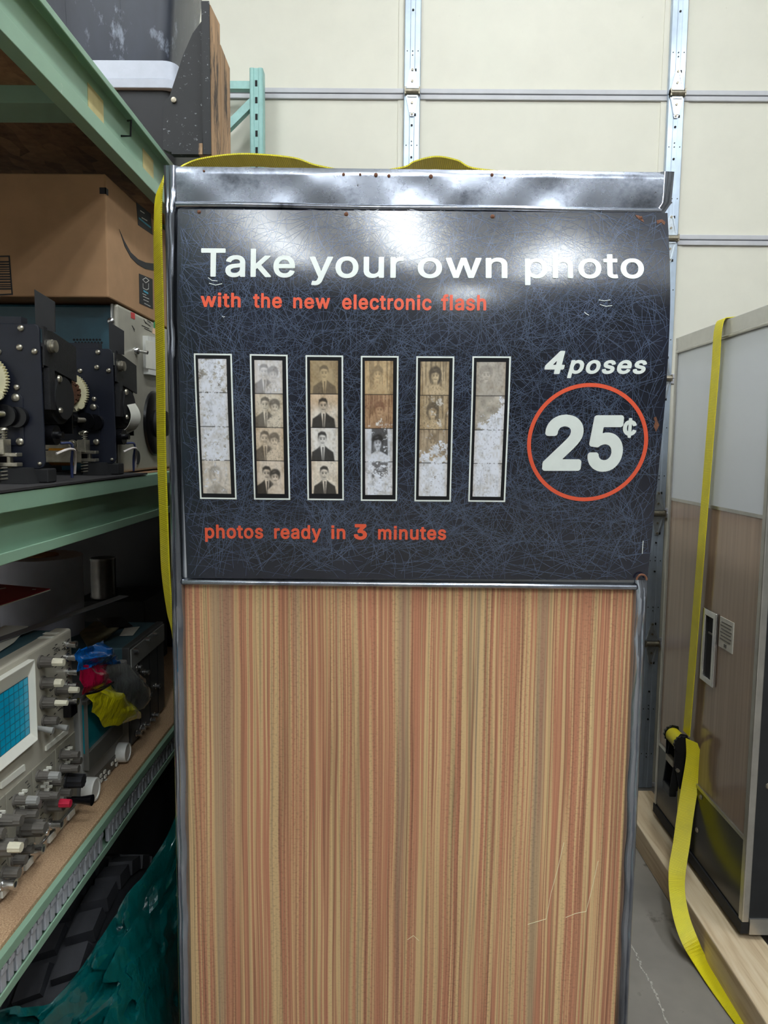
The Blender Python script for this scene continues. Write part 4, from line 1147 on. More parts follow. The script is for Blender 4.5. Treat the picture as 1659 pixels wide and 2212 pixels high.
# strip: laughing woman on top, bare below
S6 = []
T = woman(bg(0.7, 71, 0.3), 0.34, 0.36, 1.15, 0.2, hair=0.4, dress=0.66, wide=1.3)
S6.append(specks(toned(0.25 + 0.65 * T, (108, 100, 92), (214, 206, 194)), 71, 60, (140, 132, 124)))
T = bg(0.62, 73, 0.55)
S6.append(specks(decay(toned(T, (120, 112, 102), (212, 204, 190)), 74, 0.45, COOL, edge=0.8 * (U + Vv - 1.1)), 75, 30))
for sd in (77, 81):
    S6.append(specks(decay(toned(bg(0.7, sd, 0.3), (130, 126, 124), (216, 212, 210)), sd + 1, 0.93, COOL), sd + 2, 50, (132, 124, 124)))
frames.append(S6)

for (outer, photo), fr in zip(STRIPS, frames):
    # white border line with black mat inside
    m = MB()
    for a, b, lw in ((0, 0.0, 0),):
        n = 40
        wu, wz = 0.060, 0.0145
        def B(u, v, off=0.0009): return quad_on(outer, u, v, off)
        for k in range(n):
            v0, v1 = k / n, (k + 1) / n
            for ua, ub in ((0, 0.042), (0.958, 1.0)):
                m.add([B(ua, v0), B(ub, v0), B(ub, v1), B(ua, v1)], [(0, 1, 2, 3)])
        for va, vb in ((0, 0.0105), (0.9895, 1.0)):
            m.add([B(0, va), B(1, va), B(1, vb), B(0, vb)], [(0, 1, 2, 3)])
    m.build('strip_border', 'letter_white', sign, fix=False)
    MB().grid(lambda u, v: quad_on(outer, 0.042 + 0.916 * u, 0.0105 + 0.979 * v, 0.0006), 3, 50).build('strip_mat', 'strip_black', sign, fix=False)
    img = np.concatenate(fr, 0)
    k_ = len(img)
    sd_ = int(abs(outer[0][0]) * 9000)
    st1 = np.clip(0.55 * vnoise(k_, FW, 16, 4, sd_) + 0.45 * vnoise(k_, FW, 60, 16, sd_ + 1) - 0.42, 0, 1)[..., None]
    st2 = np.clip(0.5 * vnoise(k_, FW, 9, 7, sd_ + 2) + 0.5 * vnoise(k_, FW, 90, 30, sd_ + 3) - 0.5, 0, 1)[..., None]
    ed_ = np.clip(np.abs(np.linspace(-1, 1, FW)) - 0.72, 0, 1)[None, :, None] * 1.1
    img = img * (1 - 0.6 * st1 * np.array([0.9, 1.05, 1.3])) * (1 - st2 * 0.7) * (1 - ed_ * np.array([0.45, 0.62, 0.85]))
    for k in range(1, 4):
        # thin dark gap between the frames, worn away where the print is bare
        row = img[k * FH - 2:k * FH]
        lum = row.mean(axis=2, keepdims=True)
        img[k * FH - 2:k * FH] = np.where(lum > lin((218, 218, 218))[0], row * 0.9, row * 0.18)
    nv, nu = img.shape[:2]
    o = MB().grid(lambda u, v: quad_on(photo, u, v, 0.0013), nu, nv).build('photo_strip', 'photo_print', sign, fix=False)
    ca = o.data.color_attributes.new('print', 'FLOAT_COLOR', 'POINT')
    buf = np.ones((nv * nu, 4), np.float32)
    buf[:, :3] = img.reshape(-1, 3)
    ca.data.foreach_set('color', buf.ravel())

# screws and rust marks along the sign's top edge and on its right
for px, py, r in ((430, 458, 0.003), (748, 463, 0.0035), (1064, 468, 0.0035), (1384, 471, 0.003)):
    x, z = SG(px, py)
    p = on(x, z)
    MB().lathe(p + Vector((0, 0.001, 0)), (0, -1, 0), [(0, r), (0.0018, r * 0.9), (0.0026, r * 0.4)], 10).build('screw', 'rust', sign, smooth=60)
m = MB()
for L in ([(1412, 902), (1417, 900), (1421, 912), (1424, 918), (1420, 926), (1417, 933), (1414, 926), (1412, 920), (1415, 912)],):
    m.prism([on(*SG(*q), off=0.0006) for q in L], (0, 0.001, 0))
m.prism([on(*SG(*q), off=0.0006) for q in ((1372, 464), (1380, 466), (1389, 474), (1391, 480), (1384, 476), (1376, 470))], (0, 0.001, 0))
m.prism([on(*SG(*q), off=0.0006) for q in ((1418, 476), (1430, 474), (1437, 480), (1435, 486), (1428, 480), (1420, 484))], (0, 0.001, 0))
m.build('rust_mark', 'rust', sign)
m = MB()
for L in ([(450, 600), (458, 606), (470, 607)], [(452, 612), (466, 616), (480, 613)], [(1293, 648), (1305, 650), (1318, 648)], [(1296, 658), (1309, 662), (1322, 660)], [(1262, 674), (1266, 678), (1272, 681)], [(480, 683), (483, 685), (486, 684)], [(1389, 1168), (1388, 1178), (1387, 1196)]):
    for a, b in zip(L, L[1:]):
        m.bar(on(*SG(*a), off=0.0008), on(*SG(*b), off=0.0008), 0.0008, 0.0005, (0, 1, 0))
m.build('scratch', 'letter_white', sign)

# ------------------------------------------------------------------ yellow strap over the near booth
def cr(pts, n):
    """smooth curve through points"""
    P_ = [Vector(p) for p in pts]
    P_ = [P_[0] * 2 - P_[1]] + P_ + [P_[-1] * 2 - P_[-2]]
    out = []
    for i in range(1, len(P_) - 2):
        for k in range(n):
            t = k / n
            a, b, c, d = P_[i - 1:i + 3]
            out.append(0.5 * ((2 * b) + (c - a) * t + (2 * a - 5 * b + 4 * c - d) * t * t + (3 * b - a - 3 * c + d) * t ** 3))
    out.append(P_[-2])
    return out


TY = 1.20
def topz(px, py): return PX(px, py, y=TY - 0.02)
ctr = [(0.402, TY, 0.3), (0.402, TY, 1.2), (0.402, TY, 1.78), (0.398, TY, 1.855), (0.33, TY, 1.864), (0.21, TY, 1.872)]
for px, py in ((1022, 372), (985, 355), (940, 347), (895, 357), (868, 370)):
    p = PX(px, py, y=TY); ctr.append((p.x, TY, p.z - 0.003))
for px, py in ((780, 380), (690, 366), (640, 350), (560, 342), (500, 343), (440, 352), (410, 363)):
    p = PX(px, py, y=TY); ctr.append((p.x, TY, p.z - 0.003))
nt_ = len(ctr)
wid = [(0, 0.05, 0)] * nt_
ctr += [(-0.335, 1.18, 1.866), (-0.3555, 1.152, 1.848), (-0.3615, 1.145, 1.78), (-0.3605, 1.142, 1.60), (-0.3615, 1.142, 1.45), (-0.3600, 1.142, 1.32), (-0.3585, 1.142, 1.24), (-0.353, 1.142, 1.17), (-0.346, 1.142, 1.10), (-0.341, 1.142, 0.9), (-0.341, 1.142, 0.4), (-0.341, 1.142, 0.12)]
wid += [(-0.006, 0.05, -0.004), (-0.022, 0.045, -0.004), (-0.0255, 0.045, 0), (-0.0265, 0.045, 0), (-0.0265, 0.045, 0), (-0.0265, 0.045, 0), (-0.0265, 0.045, 0), (-0.022, 0.046, 0), (-0.010, 0.048, 0), (0, 0.05, 0), (0, 0.05, 0), (0, 0.05, 0)]
m = MB().ribbon(cr(ctr, 8), cr(wid, 8))
tag(m.build('tie_down_strap', 'yellow_webbing', None, loc=(-0.36, 1.15, 0.12)), 'loose yellow webbing strap looped over the top and left side of the striped wood booth', 'strap')

# ------------------------------------------------------------------ second booth on the right
RX = 0.99
rb = thing('photo_booth', 'second photo booth on the right, white above brown laminate with black kick panel', 'photo booth', (1.4, 2.2, 0.11))
Y0, Y1, Z0, Z1 = 1.885, 2.555, 0.11, 1.822
MB().box(RX + 0.012, 2.1, Y0 + 0.02, Y1, Z0, Z1 - 0.01).build('cabinet', 'booth_side', rb)
MB().box(RX, RX + 0.012, Y0 + 0.02, Y1 - 0.015, 1.268, 1.795).build('white_panel', 'panel_white', rb)
MB().box(RX, RX + 0.012, Y0 + 0.02, Y1 - 0.015, 0.378, 1.262).build('laminate_panel', 'laminate_brown', rb)
kp = MB().box(RX - 0.003, RX + 0.012, Y0 + 0.02, Y1 - 0.012, 0.14, 0.372).build('kick_panel', 'kick_black', rb)
MB().box(RX - 0.008, RX + 0.012, Y0, Y1, Z0, 0.142).build('base_rail', 'matte_black', rb)
MB().box(RX - 0.004, RX + 0.012, Y0, Y1 - 0.01, 1.775, Z1).build('header_fascia', 'fascia_grey', rb, bevel=0.002)
MB().cyl((RX - 0.004, Y0, 1.772), (RX - 0.004, Y1 - 0.01, 1.772), 0.005, n=10).build('header_bead', 'steel_trim', rb, smooth=50)
MB().box(RX - 0.002, RX + 0.01, Y0 + 0.02, Y1 - 0.012, 1.260, 1.270).build('trim_strip', 'steel_trim', rb)
MB().box(RX - 0.005, RX + 0.01, Y0 + 0.02, Y1 - 0.012, 0.370, 0.381).build('trim_strip', 'steel_trim', rb)
MB().box(RX - 0.006, RX + 0.014, Y1 - 0.016, Y1, 0.142, Z1).build('corner_post', 'steel_trim', rb, bevel=0.003)
MB().box(RX - 0.006, RX + 0.014, Y0, Y0 + 0.022, 0.142, Z1).build('corner_post', 'steel_trim', rb, bevel=0.003)
for py_, pz_ in ((2.16, 0.30), (2.165, 0.23)):
    pass
for q in ((1506, 1793), (1514, 1722)):
    p = PX(*q, x=RX - 0.003)
    MB().lathe((RX - 0.003, p.y, p.z), (-1, 0, 0), [(0, 0.008), (0.003, 0.007), (0.005, 0.003)], 12).build('bolt', 'machined_steel', kp, smooth=50)
# coin slot with chrome frame, and its instruction plate
q = [PX(*c, x=RX - 0.004) for c in ((1524.5, 1312), (1553, 1328), (1542, 1487), (1514.5, 1463))]
ys, zs = [p.y for p in q], [p.z for p in q]
ya, yb, za, zb = (q[1].y + q[2].y) / 2, (q[0].y + q[3].y) / 2, (q[2].z + q[3].z) / 2, (q[0].z + q[1].z) / 2
fr = [(RX - 0.001, ya, za), (RX - 0.001, yb, za), (RX - 0.001, yb, zb), (RX - 0.001, ya, zb)]
k = 0.019
inn = [(RX - 0.001, ya + k, za + k), (RX - 0.001, yb - k, za + k), (RX - 0.001, yb - k, zb - k), (RX - 0.001, ya + k, zb - k)]
sl = MB().ring(fr, inn, (-0.01, 0, 0)).build('delivery_slot_frame', 'chrome_small', rb, bevel=0.002)
MB().box(RX - 0.0025, RX - 0.0005, ya + k, yb - k, za + k, zb - k).build('slot_opening', 'dark_hole', sl)
MB().box(RX - 0.005, RX - 0.002, ya + k + 0.01, yb - k - 0.012, (za + zb) / 2 + 0.04, (za + zb) / 2 + 0.045).build('slot_tab', 'bezel_dark', sl)
q = [PX(*c, x=RX - 0.003) for c in ((1555, 1330.5), (1584.6, 1346), (1581, 1412), (1552, 1396))]
ya, yb, za, zb = (q[1].y + q[2].y) / 2, (q[0].y + q[3].y) / 2, (q[2].z + q[3].z) / 2, (q[0].z + q[1].z) / 2
pl = MB().box(RX - 0.003, RX, ya, yb, za, zb).build('instruction_plate', 'label_plate', rb)
m = MB()
for i in range(6):
    zz = zb - 0.012 - i * (zb - za - 0.03) / 6
    m.box(RX - 0.0038, RX - 0.003, ya + 0.008 + 0.004 * (i % 2), yb - 0.008 - 0.005 * ((i + 1) % 2), zz - 0.0035, zz)
m.box(RX - 0.0038, RX - 0.003, (ya + yb) / 2 - 0.008, (ya + yb) / 2 + 0.008, za + 0.006, za + 0.016)
m.build('plate_print', 'knob_grey', pl)
# the booth's open long side towards the camera: black jambs, a black sheet standing in for the shaded interior
MB().box(RX + 0.014, RX + 0.075, Y0 + 0.002, Y0 + 0.04, Z0 + 0.03, Z1).build('jamb', 'kick_black', rb)
MB().box(RX + 0.075, 2.1, Y0 + 0.012, Y0 + 0.019, Z0 + 0.03, Z1).build('dark_interior_sheet', 'interior_dark', rb)
MB().box(RX + 0.014, 2.1, Y0 - 0.004, Y0 + 0.019, Z0, Z0 + 0.045).build('door_sill', 'steel_trim', rb)
p = PX(1646, 1698, y=Y0 + 0.002)
MB().lathe((RX + 0.045, Y0 + 0.002, p.z), (0, -1, 0), [(0, 0.009), (0.003, 0.007)], 10).build('bolt', 'machined_steel', rb)

tag(MB().box(0.905, 1.05, 1.45, 2.75, 0.0, 0.092).build('timber_skid', 'pine_timber', bevel=0.004),
    'long pale pine timber on the floor below the black kick panel', 'timber', 'timber runners under the booths')
tag(MB().box(1.9, 2.05, 1.6, 2.75, 0.0, 0.092).build('timber_skid', 'pine_timber', bevel=0.004),
    'pine timber runner under the far right side of the brown laminate booth', 'timber', 'timber runners under the booths')

# ------------------------------------------------------------------ strap with ratchet on the second booth
rs = thing('ratchet_strap', 'yellow ratchet strap hanging down the brown laminate booth to the floor', 'strap', (0.95, 2.3, 0.0))
SXp = RX - 0.018
a = PX(1553, 700, x=SXp); b = PX(1483, 1585, x=SXp)
wv = Vector((0, 0.05, 0))
pts = [(1.5, a.y, Z1 + 0.006), (1.1, a.y, Z1 + 0.006), (RX + 0.01, a.y, Z1 + 0.006), (SXp, a.y, Z1 - 0.015)]
for t in (0.1, 0.25, 0.4, 0.55, 0.7, 0.85, 1.0):
    p = a.lerp(b, t); pts.append((SXp, p.y, p.z))
pts = cr(pts, 6)
MB().ribbon(pts, [wv] * len(pts)).build('webbing', 'yellow_webbing', rs)
# ratchet body: two side plates, spool with wound webbing, handle below
yr, zr = b.y, b.z - 0.03
bd = MB()
for dy in (-0.036, 0.036):
    bd.prism([(SXp - 0.012 + 0.0, yr + dy - 0.002, zr + 0.04), (SXp - 0.034, yr + dy - 0.002, zr + 0.045), (SXp - 0.052, yr + dy - 0.002, zr + 0.02), (SXp - 0.05, yr + dy - 0.002, zr - 0.06), (SXp - 0.03, yr + dy - 0.002, zr - 0.14), (SXp - 0.008, yr + dy - 0.002, zr - 0.14), (SXp - 0.004, yr + dy - 0.002, zr)], (0, 0.004, 0))
bd = bd.build('ratchet_body', 'ratchet_black', rs, bevel=0.0015)
for dy in (-0.042, 0.042):
    MB().cyl((SXp - 0.03, yr + dy - 0.004, zr + 0.012), (SXp - 0.03, yr + dy + 0.004, zr + 0.012), 0.029, n=26, flute=0.13).build('ratchet_wheel', 'ratchet_black', bd)
MB().cyl((SXp - 0.03, yr - 0.034, zr + 0.012), (SXp - 0.03, yr + 0.034, zr + 0.012), 0.024, n=20).build('wound_webbing', 'yellow_webbing', bd, smooth=50)
hd = MB()
for dy in (-0.028, 0.028):
    hd.bar((SXp - 0.03, yr + dy, zr), (SXp - 0.045, yr + dy, zr - 0.15), 0.004, 0.028, (1, 0, 0))
hd.box(SXp - 0.058, SXp - 0.035, yr - 0.03, yr + 0.03, zr - 0.17, zr - 0.14)
hd.build('handle', 'ratchet_black', bd, bevel=0.002)
MB().bar((SXp - 0.045, yr - 0.03, zr - 0.06), (SXp - 0.045, yr + 0.03, zr - 0.06), 0.014, 0.02).cyl((SXp - 0.04, yr - 0.045, zr - 0.075), (SXp - 0.04, yr + 0.045, zr - 0.075), 0.006, n=8).build('pawl_bar', 'machined_steel', bd)
# loose tail: folds over at the ratchet, hangs down and runs along the floor
L = [((1494, 1600), 2.22), ((1500, 1640), 2.22), ((1490, 1700), 2.22), ((1480, 1762), 2.20), ((1472, 1822), 2.17), ((1463, 1880), 2.12), ((1463, 1930), 2.05), ((1473, 1985), 1.98), ((1490, 2032), 1.93)]
ctr = []
for (px, py), y in L: ctr.append(PX(px, py, y=y))
wid = [Vector((0.034, -0.01, -0.012)), Vector((0.046, -0.018, -0.006)), Vector((0.047, -0.015, 0)), Vector((0.047, -0.014, 0)), Vector((0.047, -0.014, 0)), Vector((0.047, -0.014, 0.0)), Vector((0.046, 0.0, 0.012)), Vector((0.045, 0.008, 0.018)), Vector((0.044, 0.012, 0.018))]
for px, py, z in ((1512, 2075, 0.012), (1545, 2125, 0.006), (1600, 2200, 0.004), (1670, 2290, 0.004), (1760, 2400, 0.004)):
    ctr.append(PX(px, py, z=z)); wid.append(Vector((0.045, 0.022, 0.0)))
m = MB().ribbon(cr(ctr, 6), cr(wid, 6))
m.build('loose_tail', 'yellow_webbing', rs)
# lower fixed webbing behind the tail, down to the skid
c2 = [(SXp - 0.01, yr, zr - 0.13), (SXp - 0.006, yr, zr - 0.3), (SXp - 0.012, yr, 0.10)]
c2 = cr(c2, 6)
MB().ribbon(c2, [Vector((0, 0.046, 0))] * len(c2)).build('webbing', 'yellow_webbing', rs)

# ------------------------------------------------------------------ green storage rack on the left
rack = thing('storage_rack', 'tall pale green steel pallet rack loaded with boxes and old electronics on the left', 'rack', (-1.0, 1.6, 0.0))


def channel(x, y0, y1, z0, z1, lb, lt, sgn=1):
    """C-shaped beam open towards +x: web, two flanges, lips of height lb and lt"""
    t = 0.003
    xw, xf = x - 0.026 * sgn, x
    pr = [(xw, z0), (xf, z0), (xf, z0 + lb), (xf - t * sgn, z0 + lb), (xf - t * sgn, z0 + t), (xw + t * sgn, z0 + t), (xw + t * sgn, z1 - t), (xf - t * sgn, z1 - t), (xf - t * sgn, z1 - lt), (xf, z1 - lt), (xf, z1), (xw, z1)]
    return MB().prism([(a, y0, b) for a, b in pr], (0, y1 - y0, 0))


BYA, BYB = 0.335, 2.855
XF = -0.52
bu = channel(XF, BYA, BYB, 1.988, 2.102, 0.028, 0.012).build('beam', 'green_paint', rack, bevel=0.0012)
bm_ = channel(XF, BYA, BYB, 1.281, 1.377, 0.016, 0.026).build('beam', 'green_paint', rack, bevel=0.0012)
bl = channel(XF, BYA, BYB, 0.684, 0.750, 0.014, 0.016).build('beam', 'green_paint', rack, bevel=0.0012)
for z0, z1 in ((1.988, 2.102), (1.281, 1.377), (0.684, 0.750)):
    channel(-1.49, BYA, BYB, z0, z1, 0.02, 0.015, -1).build('beam', 'green_paint', rack)
# tape patches and a wire hook inside the upper beam
for q in ((207, 222), (320, 345)):
    p = PX(*q, x=-0.5425)
    MB().box(-0.5432, -0.5422, p.y - 0.035, p.y + 0.035, 1.995, 2.08).build('tape_patch', 'masking_tape', bu)
p = PX(275, 278, x=-0.53)
MB().tube([(-0.543, p.y, p.z - 0.014), (-0.524, p.y, p.z - 0.014), (-0.522, p.y, p.z + 0.016), (-0.533, p.y + 0.012, p.z + 0.02)], 0.0022, 6).build('wire_hook', 'gloss_black', bu)
# cross bars and decks
for z in (2.045, 1.33, 0.705):
    for y in (1.38, 2.2, 0.6):
        MB().box(-1.47, -0.55, y - 0.04, y + 0.04, z, z + 0.03).build('cross_bar', 'green_paint', rack)
MB().box(-1.485, -0.548, 0.34, 2.85, 2.0755, 2.094).build('shelf_board', 'strand_board', rack)
MB().box(-1.485, -0.548, 0.34, 2.85, 1.361, 1.378).build('shelf_board', 'strand_board', rack)
MB().box(-1.485, -0.529, 0.34, 2.85, 0.7365, 0.757).build('shelf_board', 'particle_board', rack, bevel=0.0015)
# uprights with keyhole slots, front ones towards the aisle
for (ux, uy, uz) in ((-0.521, 2.885, 2.852), (-1.45, 2.885, 2.852), (-0.56, 0.305, 2.852), (-1.45, 0.305, 2.852)):
    pr = [(-0.025, 0.025), (-0.025, -0.021), (-0.021, -0.025), (-0.010, -0.025), (-0.008, -0.022), (0.008, -0.022), (0.010, -0.025), (0.021, -0.025), (0.025, -0.021), (0.025, 0.025), (0.022, 0.025), (0.022, -0.019), (-0.022, -0.019), (-0.022, 0.025)]
    u = MB().prism([(ux + a, uy + b, 0.0) for a, b in pr], (0, 0, uz)).build('upright', 'green_far', rack)
    m = MB()
    k = 0
    z = uz - 0.055
    while z > 0.1:
        m.box(ux - 0.0045, ux + 0.0045, uy - 0.0232, uy - 0.0185, z - 0.011, z + 0.011)
        z -= 0.0605
    m.build('slot', 'dark_hole', u)
    MB().box(ux - 0.05, ux + 0.05, uy - 0.05, uy + 0.05, 0, 0.006).build('foot_plate', 'green_far', u)
for uy in (2.885, 0.305):
    xa, xb = -1.44, (-0.535 if uy > 1 else -0.575)
    MB().bar((xa, uy, 2.795), (xb, uy, 2.795), 0.03, 0.028).build('brace', 'green_far', rack)
    for z0, z1 in ((2.18, 2.74), (1.5, 2.1), (0.8, 1.4)):
        MB().bar((xa, uy, z0 - 0.3), (xb, uy, z1), 0.03, 0.028).build('brace', 'green_far', rack)
    MB().bar((xa, uy, 0.2), (xb, uy, 0.2), 0.03, 0.028).build('brace', 'green_far', rack)
# grey plastic clips hooked in the lower beam's channel
cm = MB().box(-0.0035, 0.0035, -0.0068, 0.0068, 0.0, 0.026).box(-0.0045, 0.0055, -0.0075, 0.0075, 0.026, 0.0345).box(-0.003, 0.006, -0.0045, 0.0045, 0.0345, 0.038)
me = None
y = 0.86
i = 0
while y < 1.86:
    if not (1.272 < y < 1.300):
        if me is None:
            o = MB(); o.v, o.f = [p + Vector((-0.5275, y, 0.6955)) for p in cm.v], cm.f
            first = o.build('clip', 'clip_grey', bl, loc=Vector((-0.5275, y, 0.6955)) - wloc(bl), bevel=0.0012)
            me = first
        else:
            dup(me, bl, Vector((-0.5275 + random.uniform(-0.0008, 0.0008), y, 0.6955 + random.uniform(-0.001, 0.001))) - wloc(bl))
    y += 0.0210
    i += 1

# ------------------------------------------------------------------ top shelf
DZ = 2.0945
# lower tote with pale grey lid
def tote(name, label, x0, x1, y0, y1, z0, z1, taper, body, lidm=None, lz=0.0, ribs=()):
    t = thing(name, label, 'storage bin', ((x0 + x1) / 2, (y0 + y1) / 2, z0))
    def rr(x0, x1, y0, y1, z, r=0.035, n=5):
        out = []
        for cx_, cy_, a0 in ((x1 - r, y0 + r, -pi / 2), (x1 - r, y1 - r, 0), (x0 + r, y1 - r, pi / 2), (x0 + r, y0 + r, pi)):
            for k in range(n + 1):
                a = a0 + pi / 2 * k / n
                out.append(Vector((cx_ + r * cos(a), cy_ + r * sin(a), z)))
        return out
    tp = taper
    secs = [rr(x0 + tp, x1 - tp, y0 + tp, y1 - tp, z0), rr(x0 + tp * 0.5, x1 - tp * 0.5, y0 + tp * 0.5, y1 - tp * 0.5, (z0 + z1) / 2), rr(x0, x1, y0, y1, z1)]
    MB().sweep(secs).build('body', body, t, smooth=40)
    for f in ribs:
        xx = x0 + (x1 - x0) * f
        MB().bar((xx + tp * (0.5 - f) * 1.2, y0 + tp + 0.001, z0 + 0.02), (xx, y0 + 0.001, z1), 0.022, 0.006, (0, 1, 0)).build('rib', body, t)
    if lidm:
        e = 0.012
        MB().sweep([rr(x0 - e, x1 + e, y0 - e, y1 + e, z1 - 0.006), rr(x0 - e, x1 + e, y0 - e, y1 + e, z1 + 0.018)]).sweep([rr(x0 - e + 0.004, x1 + e - 0.004, y0 - e + 0.004, y1 + e - 0.004, z1 + 0.018), rr(x0 - 0.004, x1 + 0.004, y0 - 0.004, y1 + 0.004, z1 + lz)]).build('lid', lidm, t, smooth=40, bevel=0.002)
    return t

TYy = 2.0
a = PX(388, 190, y=TYy); b = PX(388, 132, y=TYy)
tote('storage_tote', 'black plastic storage bin closed by a pale grey lid on the top shelf', a.x - 0.62, a.x - 0.012, TYy, TYy + 0.4, DZ, a.z, 0.02, 'tote_black', 'tote_lid', b.z - a.z)
c = PX(408, 60, y=TYy + 0.02)
tote('storage_tote', 'scuffed smoky black plastic bin stacked on the pale grey lid', c.x - 0.6, -0.575, TYy + 0.01, TYy + 0.33, b.z + 0.001, b.z + 0.36, 0.035, 'tote_smoke', None, ribs=(0.18, 0.45, 0.72))

# black painted plywood bracket with raw edges, set at the shelf's front
br = thing('plywood_bracket', 'black painted plywood bracket with raw sawn edges in front of the bins', 'bracket', (-0.45, 1.78, DZ))
BYy = 1.72
pl = [PX(*q, y=BYy) for q in ((438, 42), (438, 328), (366, 328), (352, 322), (353, 220), (366, 208), (395, 120), (416, 72))]
gp = MB().prism(pl, (0, 0.02, 0)).build('gusset_plate', 'black_paint', br)
p = PX(376, 217, y=BYy)
MB().lathe(p + Vector((0, 0.0, 0)), (0, -1, 0), [(0, 0.0065), (0.004, 0.006), (0.0045, 0.003)], 14).build('bolt', 'machined_steel', gp)
xa, xb = PX(437, 200, y=1.70).x, PX(455.5, 200, y=1.70).x
zt, zbm = PX(446, 2, y=1.70).z, DZ + 0.002
bo = [(xa, 1.70, zbm), (xb, 1.70, zbm), (xb, 1.70, zt), (xa, 1.70, zt)]
def sawn(x0, x1, y0, y1, z0, zt0, zt1):
    return MB().add([(x0, y0, z0), (x1, y0, z0), (x1, y1, z0), (x0, y1, z0), (x0, y0, zt0), (x1, y0, zt0), (x1, y1, zt1), (x0, y1, zt1)], [(0, 1, 2, 3), (4, 5, 6, 7), (0, 1, 5, 4), (1, 2, 6, 5), (2, 3, 7, 6), (3, 0, 4, 7)])
sawn(xa, xb - 0.0015, 1.70, 1.705, zbm, zt, zt - 0.005).build('edge_strip', 'black_paint', br)
zz = PX(478, 50, y=1.79).z
sawn(xa, xb, 1.705, 1.795, zbm, zt - 0.005, zz).build('upright_board', 'raw_ply', br)
zz2, zz3 = PX(480, 98, y=1.80).z, PX(500, 150, y=1.90).z
sawn(xa + 0.002, xb + 0.001, 1.797, 1.895, zbm, zz2, zz3).build('upright_board', 'raw_ply', br)
fx0, fx1 = PX(372, 335, y=1.705).x, PX(430, 335, y=1.705).x
MB().box(fx0, fx1, 1.70, 1.719, zbm, zbm + 0.024).build('foot_strip', 'black_paint', br)
MB().box(fx1, fx1 + 0.009, 1.70, 1.719, zbm, zbm + 0.024).build('foot_end', 'raw_ply', br)

# ------------------------------------------------------------------ middle shelf
MZ = 1.3825
mt = MB().box(-1.1, -0.5185, 0.6, 1.54, 1.3785, 1.382)
tag(mt.build('rubber_mat', 'rubber_mat', loc=(-0.8, 1.1, 1.3785)), 'thin black rubber mat covering the middle shelf', 'mat')

# blue-green cabinet instrument with metal front panel
IX, IY0, IY1, IZ1 = -0.577, 1.552, 1.95, 1.735
ins = thing('test_instrument', 'blue-green cased test instrument with scuffed metal front and big black dial', 'instrument', (-0.8, 1.73, 1.379))
cs = MB().box(-1.06, IX - 0.012, IY0, IY1, 1.379, IZ1).build('case', 'teal_case', ins, bevel=0.006)
MB().box(IX - 0.012, IX, IY0 - 0.002, IY1 + 0.002, 1.3805, IZ1 + 0.002).build('front_panel', 'panel_metal', ins, bevel=0.006, seg=3)
MB().box(IX - 0.016, IX - 0.010, IY0 - 0.004, IY1 + 0.004, 1.3795, IZ1 + 0.004).build('panel_rim', 'chrome_small', ins, bevel=0.003)
p = PX(240, 694, y=IY0)
MB().lathe((p.x, IY0, p.z), (0, -1, 0), [(0, 0.0082), (0.003, 0.0078), (0.006, 0.005), (0.007, 0.001)], 16).build('case_screw', 'chrome_small', cs, smooth=50)
m = MB()
for r in range(3):
    for k in range(9):
        p = PX(160 + k * 7 + 3.5 * (r % 2), 734 + r * 6.2, y=IY0)
        m.cyl((p.x, IY0 + 0.001, p.z), (p.x, IY0 - 0.0006, p.z), 0.0026, n=8)
m.build('vent_holes', 'dark_hole', cs)
def xquad(q, x, th, name, material, parent):
    P4 = [PX(*c, x=x) for c in q]
    return MB().prism([(x, p.y, p.z) for p in P4], (th, 0, 0)).build(name, material, parent)
xquad(((282.5, 674), (290.5, 677), (291, 690), (283, 687)), IX, 0.0008, 'red_sticker', 'red_sticker', ins)
xquad(((332, 695), (341, 699), (341, 712), (332, 708)), IX, 0.0008, 'green_sticker', 'green_sticker', ins)
xquad(((329, 708), (340, 712), (340, 724), (329, 720)), IX, 0.0008, 'peach_sticker', 'peach_sticker', ins)
m = MB()
for q in (((285, 703), (291, 712)), ((288, 708), (291, 716)), ((311, 690), (316, 700)), ((313, 695), (325, 705)), ((318, 692), (326, 697)), ((307, 703), (322, 710)), ((312, 709), (328, 717))):
    a, b = PX(*q[0], x=IX + 0.0005), PX(*q[1], x=IX + 0.0005)
    m.bar(a, b, 0.0016, 0.0005, (1, 0, 0))
m.build('panel_lettering', 'label_ink', ins, kind='stuff')
xquad(((308, 725), (345, 733), (345, 815), (310, 808)), IX, 0.012, 'meter_window', 'clear_plastic', ins)
xquad(((314, 735), (343, 741), (343, 800), (315, 795)), IX + 0.012, 0.001, 'meter_scale', 'paper', ins)
p = PX(293, 758, x=IX)
MB().lathe((IX, p.y, p.z), (1, 0, 0), [(0, 0.009), (0.006, 0.008), (0.008, 0.006)], 10).cyl((IX + 0.006, p.y, p.z), (IX + 0.028, p.y - 0.002, p.z - 0.004), 0.003, 0.0042, n=8).build('toggle_switch', 'chrome_small', ins, smooth=50)
p = PX(333, 915, x=IX)
dl = MB().lathe((IX, p.y, p.z), (1, 0, 0), [(0, 0.079), (0.006, 0.078), (0.009, 0.072), (0.009, 0.03)], 40).build('dial', 'gloss_black', ins, smooth=40)
MB().lathe((IX + 0.009, p.y, p.z), (1, 0, 0), [(0, 0.034), (0.022, 0.030), (0.024, 0.02)], 24).box(IX + 0.01, IX + 0.034, p.y - 0.032, p.y + 0.032, p.z - 0.006, p.z + 0.006).build('dial_knob', 'matte_black', dl, smooth=40)
p = PX(294, 988, x=IX)
MB().lathe((IX, p.y, p.z), (1, 0, 0), [(0, 0.016), (0.004, 0.016)], 20).build('port', 'dark_hole', ins)

